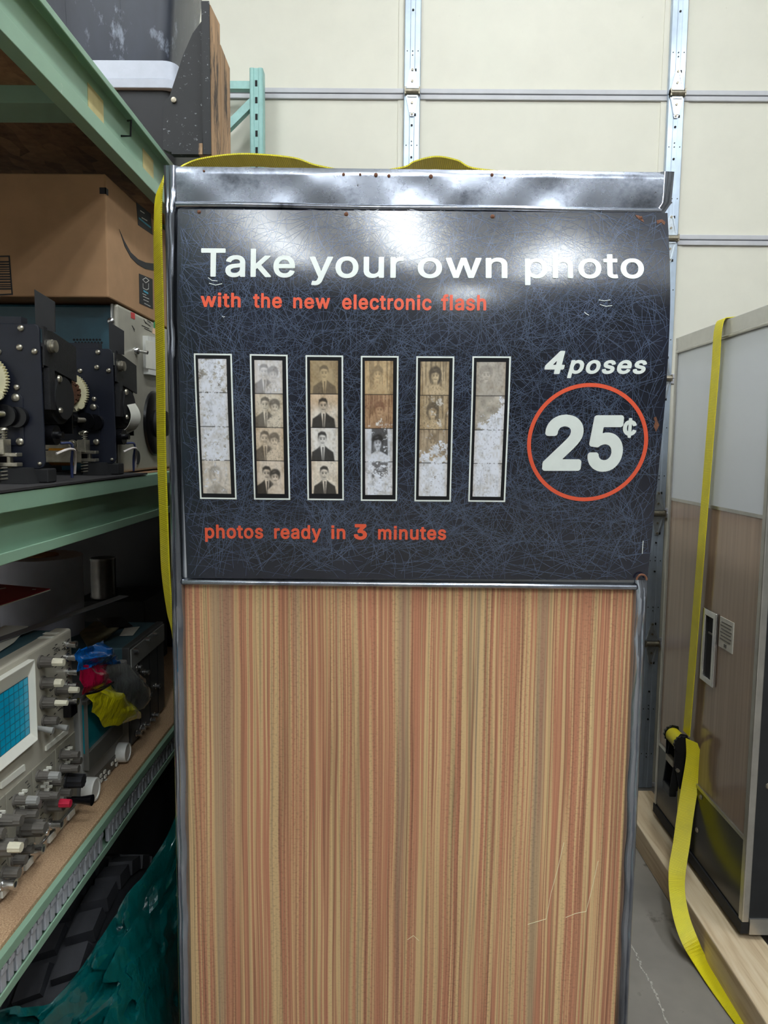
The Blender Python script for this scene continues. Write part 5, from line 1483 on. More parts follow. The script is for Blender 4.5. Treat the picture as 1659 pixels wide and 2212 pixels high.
# brown shipping box on the instrument
CX, CY0, CY1, CZ0, CZ1 = -0.577, 1.50, 1.92, IZ1 + 0.0045, 1.982
cb = thing('cardboard_box', 'brown cardboard shipping box with a printed smile arrow and black tape', 'box', (-0.8, 1.7, CZ0))
MB().box(-1.1, CX, CY0, CY1, CZ0, CZ1).build('carton', 'cardboard', cb, bevel=0.003)
# tape end wraps round the corner
p0, p1 = PX(215, 405, y=CY0), PX(247, 419, y=CY0)
MB().box(p0.x, CX + 0.0006, CY0 - 0.0006, CY0 + 0.001, p1.z, p0.z).box(CX - 0.001, CX + 0.0006, CY0 - 0.0006, CY0 + 0.012, p1.z, p0.z).build('black_tape', 'print_black', cb)
# printed smile: a tapered crescent
up = [(257, 495), (268, 520), (282, 545), (298, 560), (314, 567), (330, 569), (346, 568)]
lo = [(346, 583), (330, 584), (314, 581), (297, 571), (282, 556), (269, 532)]
MB().prism([PX(*q, x=CX) for q in up + lo], (0.0008, 0, 0)).build('smile_arrow_print', 'print_black', cb)
def sticker(q, name):
    o = MB().prism([PX(*c, x=CX) for c in q], (0.0008, 0, 0)).build(name, 'print_black', cb)
    return o
s1 = sticker(((294, 437), (325, 462), (329, 507), (298, 486)), 'paper_tape')
s2 = sticker(((300, 591), (329, 603), (330, 668), (301, 655)), 'paper_tape')
m = MB()
for q in (((306, 470), (318, 477)), ((303, 455), (312, 461))):
    m.bar(PX(*q[0], x=CX + 0.001), PX(*q[1], x=CX + 0.001), 0.002, 0.0005, (1, 0, 0))
m.build('tape_print', 'print_white', s1)
MB().bar(PX(300, 471, x=CX + 0.001), PX(326, 492, x=CX + 0.001), 0.004, 0.0005, (1, 0, 0)).build('tape_print', 'print_blue', s1)
m = MB()
for a, b in (((308, 604), (315, 600)), ((315, 600), (322, 606)), ((322, 606), (315, 611)), ((315, 611), (308, 604)), ((309, 612), (309, 622)), ((309, 622), (316, 626)), ((321, 612), (321, 624)), ((321, 624), (316, 626)), ((309, 640), (322, 646)), ((310, 647), (321, 652)), ((308, 634), (316, 638)), ((312, 655), (325, 662))):
    m.bar(PX(*a, x=CX + 0.001), PX(*b, x=CX + 0.001), 0.0014, 0.0005, (1, 0, 0))
m.build('tape_print', 'print_white', s2)
MB().bar(PX(310, 628, x=CX + 0.001), PX(320, 634, x=CX + 0.001), 0.004, 0.0005, (1, 0, 0)).build('tape_print', 'print_blue', s2)
# barcode panel on the camera-facing side
q = [PX(*c, y=CY0) for c in ((-40, 553), (21, 552), (28, 637), (-40, 640))]
MB().ring([q[0], q[1], q[2], q[3]], [PX(*c, y=CY0) for c in ((-38, 556), (18.5, 555), (25, 634), (-38, 637))], (0, -0.0006, 0)).build('barcode_frame', 'print_black', cb)
m = MB()
yy = 566
while yy < 628:
    w_ = random.choice((1.2, 2.2, 3.0))
    a, b = PX(-38, yy, y=CY0 - 0.0004), PX(20 + (yy - 566) * 0.08, yy - 0.5, y=CY0 - 0.0004)
    m.bar(a, b, w_ * 0.00095, 0.0005, (0, 1, 0))
    yy += w_ + random.choice((1.8, 2.6, 3.4))
m.build('barcode', 'print_black', cb)


# two gear-driven mechanisms
def gear_machine(y, label):
    ox, oz = -0.541, 1.3825
    t = thing('gear_mechanism', label, 'mechanism', (ox - 0.1, y + 0.06, oz))
    def W(a, d, h): return Vector((ox + a, y + d, oz + h))
    def wb(mb, a0, a1, d0, d1, h0, h1): return mb.box(ox + a0, ox + a1, y + d0, y + d1, oz + h0, oz + h1)
    c = 0.010
    z0, z1 = 0.022, 0.245
    prof = [(-0.22, z0), (-c, z0), (-c * 0.3, z0 + c * 0.3), (0, z0 + c), (-0.002, z1 - c), (-c * 0.4, z1 - c * 0.3), (-c, z1), (-0.22, z1)]
    fp = MB().prism([W(a, 0, h) for a, h in prof], (0, 0.004, 0)).build('front_plate', 'navy_plate', t, bevel=0.001)
    wb(MB(), -0.22, -0.03, 0.001, 0.02, 0.235, 0.256).build('top_box', 'navy_plate', t)
    wb(MB(), -0.22, -0.004, 0.110, 0.114, 0.078, z1 - 0.02).build('back_plate', 'gloss_black', t)
    # wrinkle-finish side bracket with a big screw, and an upright black flap
    sb = MB().prism([W(0, 0.004, 0.243), W(0, 0.118, 0.225), W(0, 0.118, 0.166), W(0, 0.004, 0.183)], (0.003, 0, 0)).build('side_bracket', 'wrinkle_black', t)
    MB().lathe(W(0.003, 0.022, 0.214), (1, 0, 0), [(0, 0.0105), (0.005, 0.0105), (0.0055, 0.0095), (0.010, 0.0095), (0.0105, 0.007)], 18).build('screw', 'screw_metal', sb, smooth=40)
    MB().prism([W(-0.010, 0.005, 0.24), W(0.012, 0.022, 0.236), W(0.012, 0.024, 0.283), W(-0.010, 0.005, 0.298)], (0.0, 0.0025, 0.0)).build('flap', 'matte_black', t)
    wb(MB(), -0.04, 0.0, 0.085, 0.118, 0.185, 0.218).build('connector', 'gloss_black', t, bevel=0.002)
    wb(MB(), -0.004, 0.006, 0.012, 0.03, 0.115, 0.18).build('guide_bar', 'wrinkle_black', t)
    # pulley and rollers behind the plate
    pu = MB().cyl(W(-0.05, 0.06, 0.135), W(0.0, 0.06, 0.135), 0.042, n=28).cyl(W(0.0, 0.06, 0.135), W(0.008, 0.06, 0.135), 0.034, n=28).build('pulley', 'matte_black', t, smooth=40)
    MB().lathe(W(0.008, 0.04, 0.165), (1, 0, 0), [(0, 0.006), (0.003, 0.005), (0.004, 0.002)], 12).build('screw', 'screw_metal', pu, smooth=40)
    MB().lathe(W(0.008, 0.04, 0.115), (1, 0, 0), [(0, 0.0048), (0.003, 0.004)], 12).build('screw', 'screw_metal', pu, smooth=40)
    MB().cyl(W(-0.03, 0.03, 0.075), W(0.006, 0.03, 0.075), 0.016, n=18).cyl(W(0.006, 0.03, 0.075), W(0.016, 0.03, 0.075), 0.006, n=12).build('roller', 'gloss_black', t, smooth=40)
    # nylon gear with chain
    gx, gz, R_ = -0.084, 0.158, 0.038
    nt = 48
    outer = []
    for i in range(nt):
        for f, rr in ((0.0, R_ - 0.003), (0.3, R_), (0.55, R_), (0.8, R_ - 0.003)):
            a = 2 * pi * (i + f) / nt
            outer.append((gx + rr * cos(a), gz + rr * sin(a)))
    g = MB().prism([W(a, -0.016, h) for a, h in outer], (0, 0.008, 0)).build('gear', 'nylon', t)
    MB().prism([W(gx + 0.026 + 0.006 * cos(2 * pi * k / 10), -0.0165, gz - 0.024 + 0.007 * sin(2 * pi * k / 10)) for k in range(10)], (0, -0.004, 0)).build('gear_boss', 'nylon', g)
    ch = MB()
    nl = 30
    for i in range(nl):
        a = 2 * pi * i / nl
        p = W(gx + 0.0235 * cos(a), -0.020, gz + 0.0235 * sin(a))
        d = Vector((-sin(a), 0, cos(a)))
        s_ = 0.0024
        ch.cyl(p - Vector((0, 0.003, 0)) + d * s_, p + Vector((0, 0.003, 0)) + d * s_, 0.0019, n=6)
        ch.bar(p - d * 0.003 + Vector((0, 0.003 if i % 2 else -0.003, 0)), p + d * 0.003 + Vector((0, 0.003 if i % 2 else -0.003, 0)), 0.001, 0.004, (cos(a), 0, sin(a)))
    ch.build('chain', 'rust_chain', g, smooth=40)
    MB().cyl(W(gx, -0.022, gz), W(gx, -0.015, gz), 0.021, n=24).build('sprocket', 'rust_chain', g, smooth=40)
    # drive knobs below the gear
    k1 = MB().cyl(W(-0.085, -0.05, 0.110), W(-0.085, -0.028, 0.110), 0.026, n=36, flute=0.05).build('drive_wheel', 'gloss_black', t)
    MB().cyl(W(-0.062, -0.032, 0.106), W(-0.05, -0.008, 0.106), 0.005, n=10).build('shaft', 'screw_metal', t, smooth=40)
    MB().cyl(W(-0.052, -0.018, 0.104), W(-0.052, -0.012, 0.104), 0.017, n=24).cyl(W(-0.038, -0.010, 0.102), W(-0.038, 0.0, 0.102), 0.016, n=24).build('hub', 'gloss_black', t, smooth=40)
    # bearing plate outlined on the face
    pp = [(-0.11, 0.058), (-0.034, 0.058), (-0.031, 0.061), (-0.031, 0.132), (-0.036, 0.138), (-0.11, 0.138)]
    MB().prism([W(a, -0.0015, h) for a, h in pp], (0, 0.0015, 0)).build('bearing_plate', 'navy_plate', t, bevel=0.0006)
    for a, h, r in ((-0.030, 0.238, 0.0048), (-0.033, 0.209, 0.0048), (-0.010, 0.203, 0.0045), (-0.066, 0.202, 0.0045), (-0.040, 0.148, 0.0045), (-0.042, 0.132, 0.0065), (-0.068, 0.080, 0.0045), (-0.038, 0.064, 0.0062), (-0.008, 0.03, 0.003)):
        s_ = MB().lathe(W(a, -0.0015, h), (0, -1, 0), [(-0.0015, r), (0.001, r), (0.0025, r * 0.75), (0.003, r * 0.3)], 14).build('screw', 'screw_metal', fp, smooth=50)
        an = random.uniform(0, pi)
        # slot across the head is its own dark groove
    # solenoid assembly at the foot: steel frame, copper coil, contact springs
    so = wb(wb(MB(), -0.17, -0.062, -0.03, -0.012, 0.048, 0.066), -0.125, -0.052, -0.042, -0.038, 0.024, 0.047).build('solenoid_frame', 'machined_steel', t, bevel=0.0012)
    m = wb(wb(wb(wb(MB(), -0.062, -0.028, -0.032, -0.014, 0.041, 0.047), -0.062, -0.028, -0.032, -0.014, 0.026, 0.032), -0.062, -0.046, -0.034, -0.012, 0.044, 0.068), -0.046, -0.04, -0.028, -0.018, 0.026, 0.047)
    m.build('contact_block', 'screw_metal', so, bevel=0.001)
    MB().cyl(W(-0.118, -0.02, 0.036), W(-0.078, -0.02, 0.036), 0.0185, n=18).build('copper_coil', 'copper_coil', so, smooth=40)
    sp = MB().cyl(W(-0.052, -0.022, 0.064), W(-0.052, -0.022, 0.083), 0.0028, n=8).lathe(W(-0.052, -0.022, 0.082), (0, 0, 1), [(0, 0.007), (0.002, 0.0065), (0.004, 0.003)], 12)
    sp.tube([W(-0.052 + 0.0048 * cos(k * 0.9), -0.022 + 0.0048 * sin(k * 0.9), 0.066 + k * 0.0006) for k in range(24)], 0.0009, 5)
    sp.build('spring_screw', 'screw_metal', so, smooth=50)
    sp = MB().tube([W(-0.05 + 0.0085 * cos(k * 0.9), -0.024 + 0.0085 * sin(k * 0.9), 0.003 + k * 0.0008) for k in range(30)], 0.0014, 5)
    sp.build('coil_spring', 'screw_metal', so, smooth=50)
    MB().lathe(W(-0.072, -0.030, 0.060), (0, -1, 0), [(0, 0.008), (0.002, 0.008), (0.0025, 0.0055), (0.005, 0.005), (0.0055, 0.002)], 16).build('screw', 'screw_metal', so, smooth=40)
    # feet
    wb(MB(), -0.03, 0.004, 0.0, 0.03, 0.0, 0.022).build('foot', 'matte_black', t, bevel=0.002)
    wb(MB(), -0.21, -0.16, -0.02, 0.115, 0.0, 0.022).build('foot', 'matte_black', t, bevel=0.002)
    MB().prism([W(-0.055, -0.03, 0.0), W(-0.01, -0.03, 0.0), W(-0.018, -0.03, 0.024), W(-0.05, -0.03, 0.024)], (0, 0.03, 0)).build('foot_wedge', 'matte_black', t)
    # wiring looping out behind the plate
    MB().tube(cr([W(0.004, 0.03, 0.045), W(0.014, 0.05, 0.052), W(0.012, 0.08, 0.05), W(0.004, 0.10, 0.032), W(0.0, 0.105, 0.01)], 5), 0.0022, 6).build('wire', 'wire_white', t, smooth=60)
    MB().tube(cr([W(0.002, 0.05, 0.062), W(0.012, 0.07, 0.06), W(0.004, 0.085, 0.03), W(0.002, 0.09, 0.004)], 5), 0.0022, 6).build('wire', 'wire_blue', t, smooth=60)
    return t


gear_machine(1.13, 'nearer dark navy gear mechanism with nylon gear, chain and steel screws')
gear_machine(1.425, 'farther navy gear mechanism standing against the blue-green instrument')
# curled strip of photo paper behind the farther mechanism
ctr = [PX(264, 852, y=1.50), PX(275, 862, y=1.495), PX(290, 885, y=1.49), PX(293, 905, y=1.485), PX(284, 925, y=1.48), PX(266, 936, y=1.475)]
pts = cr(ctr, 6)
tag(MB().ribbon(pts, [Vector((0.004, 0.045, 0.0))] * len(pts), 0.0006).build('paper_curl', 'paper', loc=(-0.55, 1.49, 1.4)), 'curled strip of pale paper beside the farther gear mechanism', 'paper')

# ------------------------------------------------------------------ lower shelf: oscilloscopes
LZ = 0.7575
XS = -0.58


def knob(parent, px, py, r, ln, material='knob_grey', tip=None, x=XS, name='knob', flute=0.08, n=24, skirt=True):
    r *= 0.86
    p = PX(px, py, x=x + ln * 0.5)
    m = MB()
    if skirt: m.lathe((x, p.y, p.z), (1, 0, 0), [(0, r * 1.25), (ln * 0.12, r * 1.2), (ln * 0.14, r)], n)
    m.cyl((x + ln * 0.12, p.y, p.z), (x + ln, p.y, p.z), r, r * 0.92, n=n, flute=flute)
    o = m.build(name, material, parent)
    if tip:
        tm, tr, tl = tip
        MB().cyl((x + ln, p.y, p.z), (x + ln + tl, p.y, p.z), r * tr, r * tr * 0.9, n=16, flute=0.08).build('knob_tip', tm, o)
    return o


def bnc(parent, px, py, x=XS, ln=0.02, r=0.0062):
    p = PX(px, py, x=x + ln * 0.5)
    MB().lathe((x, p.y, p.z), (1, 0, 0), [(0, r * 1.3), (ln * 0.2, r * 1.3), (ln * 0.22, r * 0.9), (ln * 0.7, r * 0.9), (ln * 0.72, r * 1.05), (ln, r * 1.05), (ln, r * 0.6), (ln * 0.6, r * 0.55)], 16).build('connector', 'chrome_small', parent, smooth=40)


sc1 = thing('oscilloscope', 'large beige oscilloscope with bright cyan screen and rows of grey knobs', 'oscilloscope', (-0.85, 1.14, LZ))
yA, yB, zT = 0.985, 1.291, 1.108
MB().box(-1.12, XS - 0.02, yA + 0.004, yB - 0.004, LZ + 0.012, zT - 0.004).build('case', 'scope_body', sc1, bevel=0.004)
fm = MB().box(XS - 0.03, XS, yA, yB, LZ + 0.012, zT).build('front_panel', 'scope_panel', sc1, bevel=0.005, seg=3)
MB().box(XS - 0.03, XS + 0.004, yA, yB, LZ + 0.004, LZ + 0.02).build('bottom_rail', 'chrome_small', sc1, bevel=0.002)
for yy in (1.02, 1.26): MB().box(-1.08, XS - 0.04, yy - 0.012, yy + 0.012, LZ, LZ + 0.012).build('foot', 'matte_black', sc1)
# screen with sloped white bezel
b1, b2 = PX(76, 1424, x=XS + 0.012), PX(83.5, 1598, x=XS + 0.012)
s1_, s2_ = PX(54.5, 1462, x=XS - 0.002), PX(59.5, 1583.5, x=XS - 0.002)
yR, zU, zD = (b1.y + b2.y) / 2, b1.z, b2.z
sR, sU, sD = (s1_.y + s2_.y) / 2, s1_.z, s2_.z
yL, sL = yA + 0.004, yA + 0.022
bz = MB().ring([(XS + 0.012, yL, zD), (XS + 0.012, yR, zD), (XS + 0.012, yR, zU), (XS + 0.012, yL, zU)], [(XS + 0.0015, sL, sD), (XS + 0.0015, sR, sD), (XS + 0.0015, sR, sU), (XS + 0.0015, sL, sU)], (-0.012, 0, 0)).build('screen_bezel', 'scope_bezel', sc1, bevel=0.0015)
scn = MB().box(XS, XS + 0.0018, sL, sR, sD, sU).build('screen', 'screen_cyan', sc1)
m = MB()
for i in range(9):
    yy = sL + (sR - sL) * i / 8
    m.box(XS + 0.0018, XS + 0.0021, yy - 0.0003, yy + 0.0003, sD, sU)
for i in range(9):
    zz = sD + (sU - sD) * i / 8
    m.box(XS + 0.0018, XS + 0.0021, sL, sR, zz - 0.0003, zz + 0.0003)
m.build('graticule', 'teal_case', scn)
for px, py, tip in ((101, 1430, ('knob_cream', 0.75, 0.018)), (106, 1475, ('knob_cream', 0.8, 0.012)), (106, 1518, ('knob_cream', 0.55, 0.02))):
    knob(sc1, px, py, 0.011, 0.022, 'knob_grey', tip)
knob(sc1, 110, 1557, 0.009, 0.024, 'knob_grey')
knob(sc1, 137, 1490, 0.010, 0.022, 'knob_grey', ('knob_cream', 0.7, 0.016))
for px, py in ((154, 1392), (154, 1420), (157, 1452), (157, 1515), (155, 1482)): bnc(sc1, px, py)
for px, py in ((97, 1573), (129, 1568)):
    p = PX(px, py, x=XS + 0.012)
    MB().cyl((XS, p.y, p.z), (XS + 0.026, p.y, p.z - 0.004), 0.004, 0.0055, n=12).build('lever', 'scope_grey', sc1, smooth=50)
p = PX(143, 1531, x=XS)
MB().ring([(XS, p.y - 0.012, p.z - 0.012), (XS, p.y + 0.014, p.z - 0.012), (XS, p.y + 0.014, p.z + 0.012), (XS, p.y - 0.012, p.z + 0.012)], [(XS, p.y - 0.008, p.z - 0.008), (XS, p.y + 0.010, p.z - 0.008), (XS, p.y + 0.010, p.z + 0.008), (XS, p.y - 0.008, p.z + 0.008)], (0.014, 0, 0)).build('camera_socket', 'gloss_black', sc1)
# model number and panel markings
V, F = word_mesh('7904', 'D')
x0, x1 = min(v.x for v in V), max(v.x for v in V)
a, b = PX(116.5, 1413, x=XS + 0.0004), PX(128.5, 1404, x=XS + 0.0004)
hgt = 0.0072
o = MB().add([(XS + 0.0004, a.y + (b.y - a.y) * (v.x - x0) / (x1 - x0), a.z + v.y / 0.509 * hgt) for v in V], F).build('model_number', 'label_ink', fm, fix=False)
m = MB()
rr = random.Random(4)
for (ya, yb, za, zb, n) in ((1.19, 1.275, 0.935, 1.095, 70),):
    for i in range(n):
        y_, z_ = rr.uniform(ya, yb), rr.uniform(za, zb)
        m.box(XS, XS + 0.0004, y_, y_ + rr.uniform(0.004, 0.012), z_, z_ + 0.0016)
m.build('panel_marking', 'label_ink', fm)
# label strips above the plug-in bays
for q in (((97, 1612), (143, 1574), (144, 1584), (97, 1622)), ((0, 1690), (50, 1651), (51, 1664), (0, 1704))):
    xquad(q, XS, 0.003, 'label_strip', 'scope_bezel', sc1)
# plug-in modules
zP1 = (PX(150, 1602, x=XS).z)
ed = [PX(-60, 1860, x=XS).y, PX(12, 1717, x=XS).y, PX(69, 1665, x=XS).y, PX(119, 1620, x=XS).y, PX(160, 1600, x=XS).y]
ed = [0.995, 1.045, 1.118, 1.202, 1.287]
ed = [0.99, PX(12, 1780, x=XS).y, PX(69, 1720, x=XS).y, PX(119, 1680, x=XS).y, yB - 0.003]
zPlug = PX(119, 1617, x=XS).z
mods = []
for a, b in zip(ed, ed[1:]):
    mods.append(MB().box(XS - 0.002, XS + 0.002, a + 0.0012, b - 0.0012, LZ + 0.024, zPlug).build('plug_in_module', 'plugin_panel', sc1, bevel=0.0008))
XP = XS + 0.002
def modof(px, py):
    y_ = PX(px, py, x=XP).y
    for md, (a, b) in zip(mods, zip(ed, ed[1:])):
        if y_ < b: return md
    return mods[-1]
for px, py, r, l, t in ((144, 1630, 0.009, 0.020, ('knob_grey', 0.8, 0.012)), (163, 1643, 0.008, 0.022, None), (144, 1660, 0.009, 0.020, ('knob_grey', 0.8, 0.012)), (142, 1713, 0.009, 0.02, None), (95, 1676, 0.009, 0.02, ('scope_grey', 0.85, 0.016)), (123, 1689, 0.009, 0.02, None), (97, 1719, 0.009, 0.022, ('knob_grey', 0.8, 0.012)), (46, 1729, 0.009, 0.02, ('scope_grey', 0.85, 0.016)), (73, 1737, 0.009, 0.02, None), (48, 1758, 0.009, 0.02, ('knob_grey', 0.8, 0.014)), (14, 1772, 0.011, 0.026, ('knob_grey', 0.8, 0.01)), (44, 1821, 0.009, 0.018, None), (58, 1835, 0.008, 0.02, None), (43, 1857, 0.009, 0.02, None), (25, 1885, 0.010, 0.024, None), (-6, 1800, 0.01, 0.02, None)):
    knob(modof(px - 8, py), px, py, r, l, 'knob_grey', None, x=XP)
    if t:
        p = PX(px, py, x=XP + l * 0.5)
        MB().cyl((XP + l, p.y, p.z), (XP + l + t[2], p.y, p.z), r * t[1], r * t[1] * 0.92, n=20, flute=0.08).build('knob_tip', t[0], modof(px - 8, py))
for px, py, r, l, mt_ in ((163, 1686, 0.0155, 0.030, 'knob_dark'), (121, 1736, 0.0155, 0.028, 'knob_grey'), (70, 1788, 0.0165, 0.034, 'knob_grey'), (10, 1830, 0.0165, 0.030, 'knob_grey')):
    knob(modof(px - 10, py), px, py, r, l, mt_, None, x=XP, flute=0.14, n=18)
for px, py, mt_, r in ((140, 1735, 'knob_red', 0.0075), (32, 1830, 'knob_cream', 0.008), (85, 1788, 'knob_grey', 0.010)):
    p = PX(px, py, x=XP + 0.034)
    MB().cyl((XP + 0.026, p.y, p.z), (XP + 0.044, p.y, p.z), r, r * 0.9, n=18, flute=0.1).build('knob_tip', mt_, modof(px - 25, py))
p = PX(166, 1728, x=XP + 0.02)
MB().lathe((XP, p.y, p.z), (1, 0, 0), [(0, 0.006), (0.028, 0.0065), (0.04, 0.0085), (0.048, 0.010)], 18).build('black_plug', 'gloss_black', mods[-1], smooth=40)
for px, py in ((120, 1781), (80, 1834), (18, 1910)): bnc(modof(px - 8, py), px, py, x=XP, ln=0.022, r=0.0075)
p = PX(102, 1799, x=XP)
MB().lathe((XP, p.y, p.z), (1, 0, 0), [(0, 0.006), (0.002, 0.005)], 14).build('screw', 'chrome_small', modof(102, 1799), smooth=40)
for md, (a, b) in zip(mods, zip(ed, ed[1:])):
    m, m2 = MB(), MB()
    for i in range(34):
        y_, z_ = rr.uniform(a + 0.004, b - 0.012), rr.uniform(LZ + 0.035, zPlug - 0.01)
        m.box(XP, XP + 0.0004, y_, y_ + rr.uniform(0.003, 0.010), z_, z_ + 0.0015)
    for i in range(4):
        for j in range(3):
            y_, z_ = a + 0.025 + j * 0.011, zPlug - 0.016 - i * 0.011
            if y_ < b - 0.012: m2.box(XP, XP + 0.008, y_, y_ + 0.0035, z_ - 0.004, z_)
    m.build('panel_marking', 'label_ink', md)
    m2.build('push_buttons', 'scope_bezel', md)
for yy in (1.03, 1.10, 1.18, 1.255):
    MB().box(XS + 0.004, XS + 0.0065, yy - 0.012, yy + 0.012, LZ + 0.007, LZ + 0.018).build('release_tab', 'scope_bezel', sc1)
# slots along the top trim
m = MB()
for q in ((110, 1368), (99, 1377)):
    p = PX(*q, z=zT)
    m.box(p.x - 0.012, p.x + 0.012, p.y - 0.006, p.y + 0.006, zT, zT + 0.0006)
m.build('top_slot', 'scope_bezel', sc1)

# second oscilloscope, lower and grey
X2 = -0.578
sc2 = thing('oscilloscope', 'small light grey oscilloscope with dim teal screen and two white dials', 'oscilloscope', (-0.8, 1.435, LZ))
y2a, y2b, z2 = 1.312, 1.560, 0.967
MB().box(-0.98, X2 - 0.015, y2a + 0.003, y2b - 0.003, LZ + 0.006, z2 - 0.003).build('case', 'scope_dark', sc2, bevel=0.004)
MB().box(X2 - 0.02, X2, y2a, y2b, LZ + 0.006, z2).build('front_panel', 'scope_grey', sc2, bevel=0.004)
for yy in (1.34, 1.53): MB().box(-0.95, X2 - 0.04, yy - 0.01, yy + 0.01, LZ, LZ + 0.006).build('foot', 'matte_black', sc2)
z2m = PX(185, 1662, x=X2).z
ya_, yb_ = PX(178, 1620, x=X2).y, PX(250, 1560, x=X2).y
MB().ring([(X2, y2a + 0.008, z2m), (X2, yb_ + 0.012, z2m), (X2, yb_ + 0.012, z2 - 0.008), (X2, y2a + 0.008, z2 - 0.008)], [(X2, ya_ + 0.006, z2m + 0.036), (X2, yb_ - 0.012, z2m + 0.036), (X2, yb_ - 0.012, z2 - 0.018), (X2, ya_ + 0.006, z2 - 0.018)], (0.010, 0, 0)).build('screen_bezel', 'bezel_dark', sc2, bevel=0.003)
MB().box(X2, X2 + 0.003, ya_ + 0.004, yb_ - 0.010, z2m + 0.034, z2 - 0.016).build('screen', 'screen_teal', sc2)
for px, py, r in ((266, 1625, 0.0205), (196, 1705, 0.0225)):
    p = PX(px, py, x=X2 + 0.01)
    kk = MB().lathe((X2, p.y, p.z), (1, 0, 0), [(0, r), (0.018, r), (0.021, r * 0.94), (0.021, r * 0.8), (0.0195, r * 0.75)], 32).build('dial', 'knob_white', sc2, smooth=35)
m = MB()
for i in range(4):
    for j in range(7):
        p = PX(207 + j * 8.2 + i * 1.5, 1684 - j * 8.6 + i * 10, x=X2)
        if (i * 7 + j) % 4 == 3: continue
        m.box(X2, X2 + 0.004, p.y - 0.004, p.y + 0.004, p.z - 0.003, p.z + 0.003)
m.build('push_buttons', 'scope_bezel', sc2)
xquad(((200, 1682), (252, 1626), (254, 1650), (206, 1704)), X2, 0.0012, 'keypad_field', 'bezel_dark', sc2)

# third instrument, dark front with small connectors
X3 = -0.578
sc3 = thing('test_instrument', 'dark grey rack instrument with rows of small connectors beside the chrome booth post', 'instrument', (-0.8, 1.69, LZ))
y3a, y3b, z3 = 1.572, 1.815, 0.989
MB().box(-1.0, X3 - 0.012, y3a + 0.003, y3b - 0.003, LZ + 0.004, z3 - 0.002).build('case', 'scope_body', sc3, bevel=0.003)
f3 = MB().box(X3 - 0.018, X3, y3a, y3b, LZ + 0.004, z3).build('front_panel', 'scope_dark', sc3, bevel=0.003)
MB().box(X3, X3 + 0.003, y3a + 0.004, y3b - 0.004, z3 - 0.048, z3 - 0.006).build('header_strip', 'scope_grey', sc3)
for yy in (1.61, 1.78): MB().box(-0.96, X3 - 0.04, yy - 0.01, yy + 0.01, LZ, LZ + 0.004).build('foot', 'matte_black', sc3)
for px, py in ((319, 1381), (335, 1370), (294, 1405)): knob(sc3, px, py, 0.006, 0.012, 'chrome_small', x=X3 + 0.003, skirt=False)
for px, py in ((300, 1442), (316, 1452), (340, 1482), (337, 1545), (330, 1556), (318, 1566), (308, 1574), (299, 1584), (322, 1500)): bnc(sc3, px, py, x=X3, ln=0.014, r=0.0058)
m = MB()
for yy in (1.63, 1.70, 1.76): m.box(X3, X3 + 0.0012, yy - 0.0008, yy + 0.0008, LZ + 0.01, z3 - 0.05)
m.build('panel_seam', 'dark_hole', f3)

# things lying on the instruments
def sheet(name, label, pts, z, th, material, cat='paper', grp=None, bevel=0):
    q = [PX(*p, z=z) for p in pts]
    c = sum(q, Vector()) / len(q)
    return tag(MB().prism([(p.x, p.y, z) for p in q], (0, 0, th)).build(name, material, loc=(c.x, c.y, z), bevel=bevel), label, cat, grp)

sheet('photo_sheet', 'dark photo print lying on top of the dark grey instrument', ((209, 1336), (262, 1333), (287, 1353), (232, 1356)), z3 + 0.006, 0.001, 'gloss_black', 'photo')
sheet('paper_label', 'small white bordered card on the dark grey instrument', ((269, 1357), (302, 1354), (287, 1373), (258, 1374)), z3 + 0.0005, 0.0008, 'label_plate', 'card')
sheet('manual', 'crumpled olive paper manual beneath the dark photo print', ((172, 1370), (205, 1345), (262, 1352), (225, 1385), (190, 1400)), z3 + 0.0015, 0.004, 'olive_paper', 'manual')
sheet('paper_sheet', 'cream paper sheet on the large beige oscilloscope', ((-60, 1385), (10, 1352), (62, 1353), (30, 1388), (-20, 1420)), zT + 0.0012, 0.0008, 'paper', 'paper')
# steel ruler lying across the instruments
a, b = PX(-30, 1392, z=zT + 0.004), PX(268, 1287, z=zT + 0.004)
tag(MB().bar(a, b, 0.022, 0.0015).build('steel_ruler', 'ruler_steel', loc=tuple(a)), 'long flat steel ruler lying across the large beige oscilloscope', 'ruler')
# a stack of books out of the frame carries the red folder
for k, (zz, hh) in enumerate(((0.0005, 0.034), (0.035, 0.032))):
    tag(MB().box(-1.05, -0.735 - 0.01 * k, 1.0, 1.24, zT + zz, zT + zz + hh).build('manual', 'paper', bevel=0.002),
        ('thick paper bound manual under the red folder', 'upper paper bound manual directly beneath the red folder')[k], 'manual')
zf = zT + 0.068
q = [PX(*c, z=zf) for c in ((-60, 1253), (-5, 1263), (108, 1273), (0, 1308), (-60, 1330))]
rf = thing('red_folder', 'dark red card folder jutting out above the large beige oscilloscope', 'folder', tuple(sum(q, Vector()) / 5))
MB().prism([(p.x, p.y, zf) for p in q], (0, 0, 0.0015)).build('cover', 'red_card', rf)
e0, e1 = q[2], q[3]
MB().bar((e0.x, e0.y, zf - 0.001), (e1.x, e1.y, zf - 0.001), 0.002, 0.0015).build('page_edge', 'paper', rf)
p0, p1 = PX(0, 1272, z=zf + 0.0018), PX(12, 1270, z=zf + 0.0018)
MB().bar(p0, p1, 0.004, 0.0006).bar(PX(70, 1273, z=zf + 0.0018), PX(77, 1273, z=zf + 0.0018), 0.004, 0.0006).build('cover_print', 'print_white', rf)
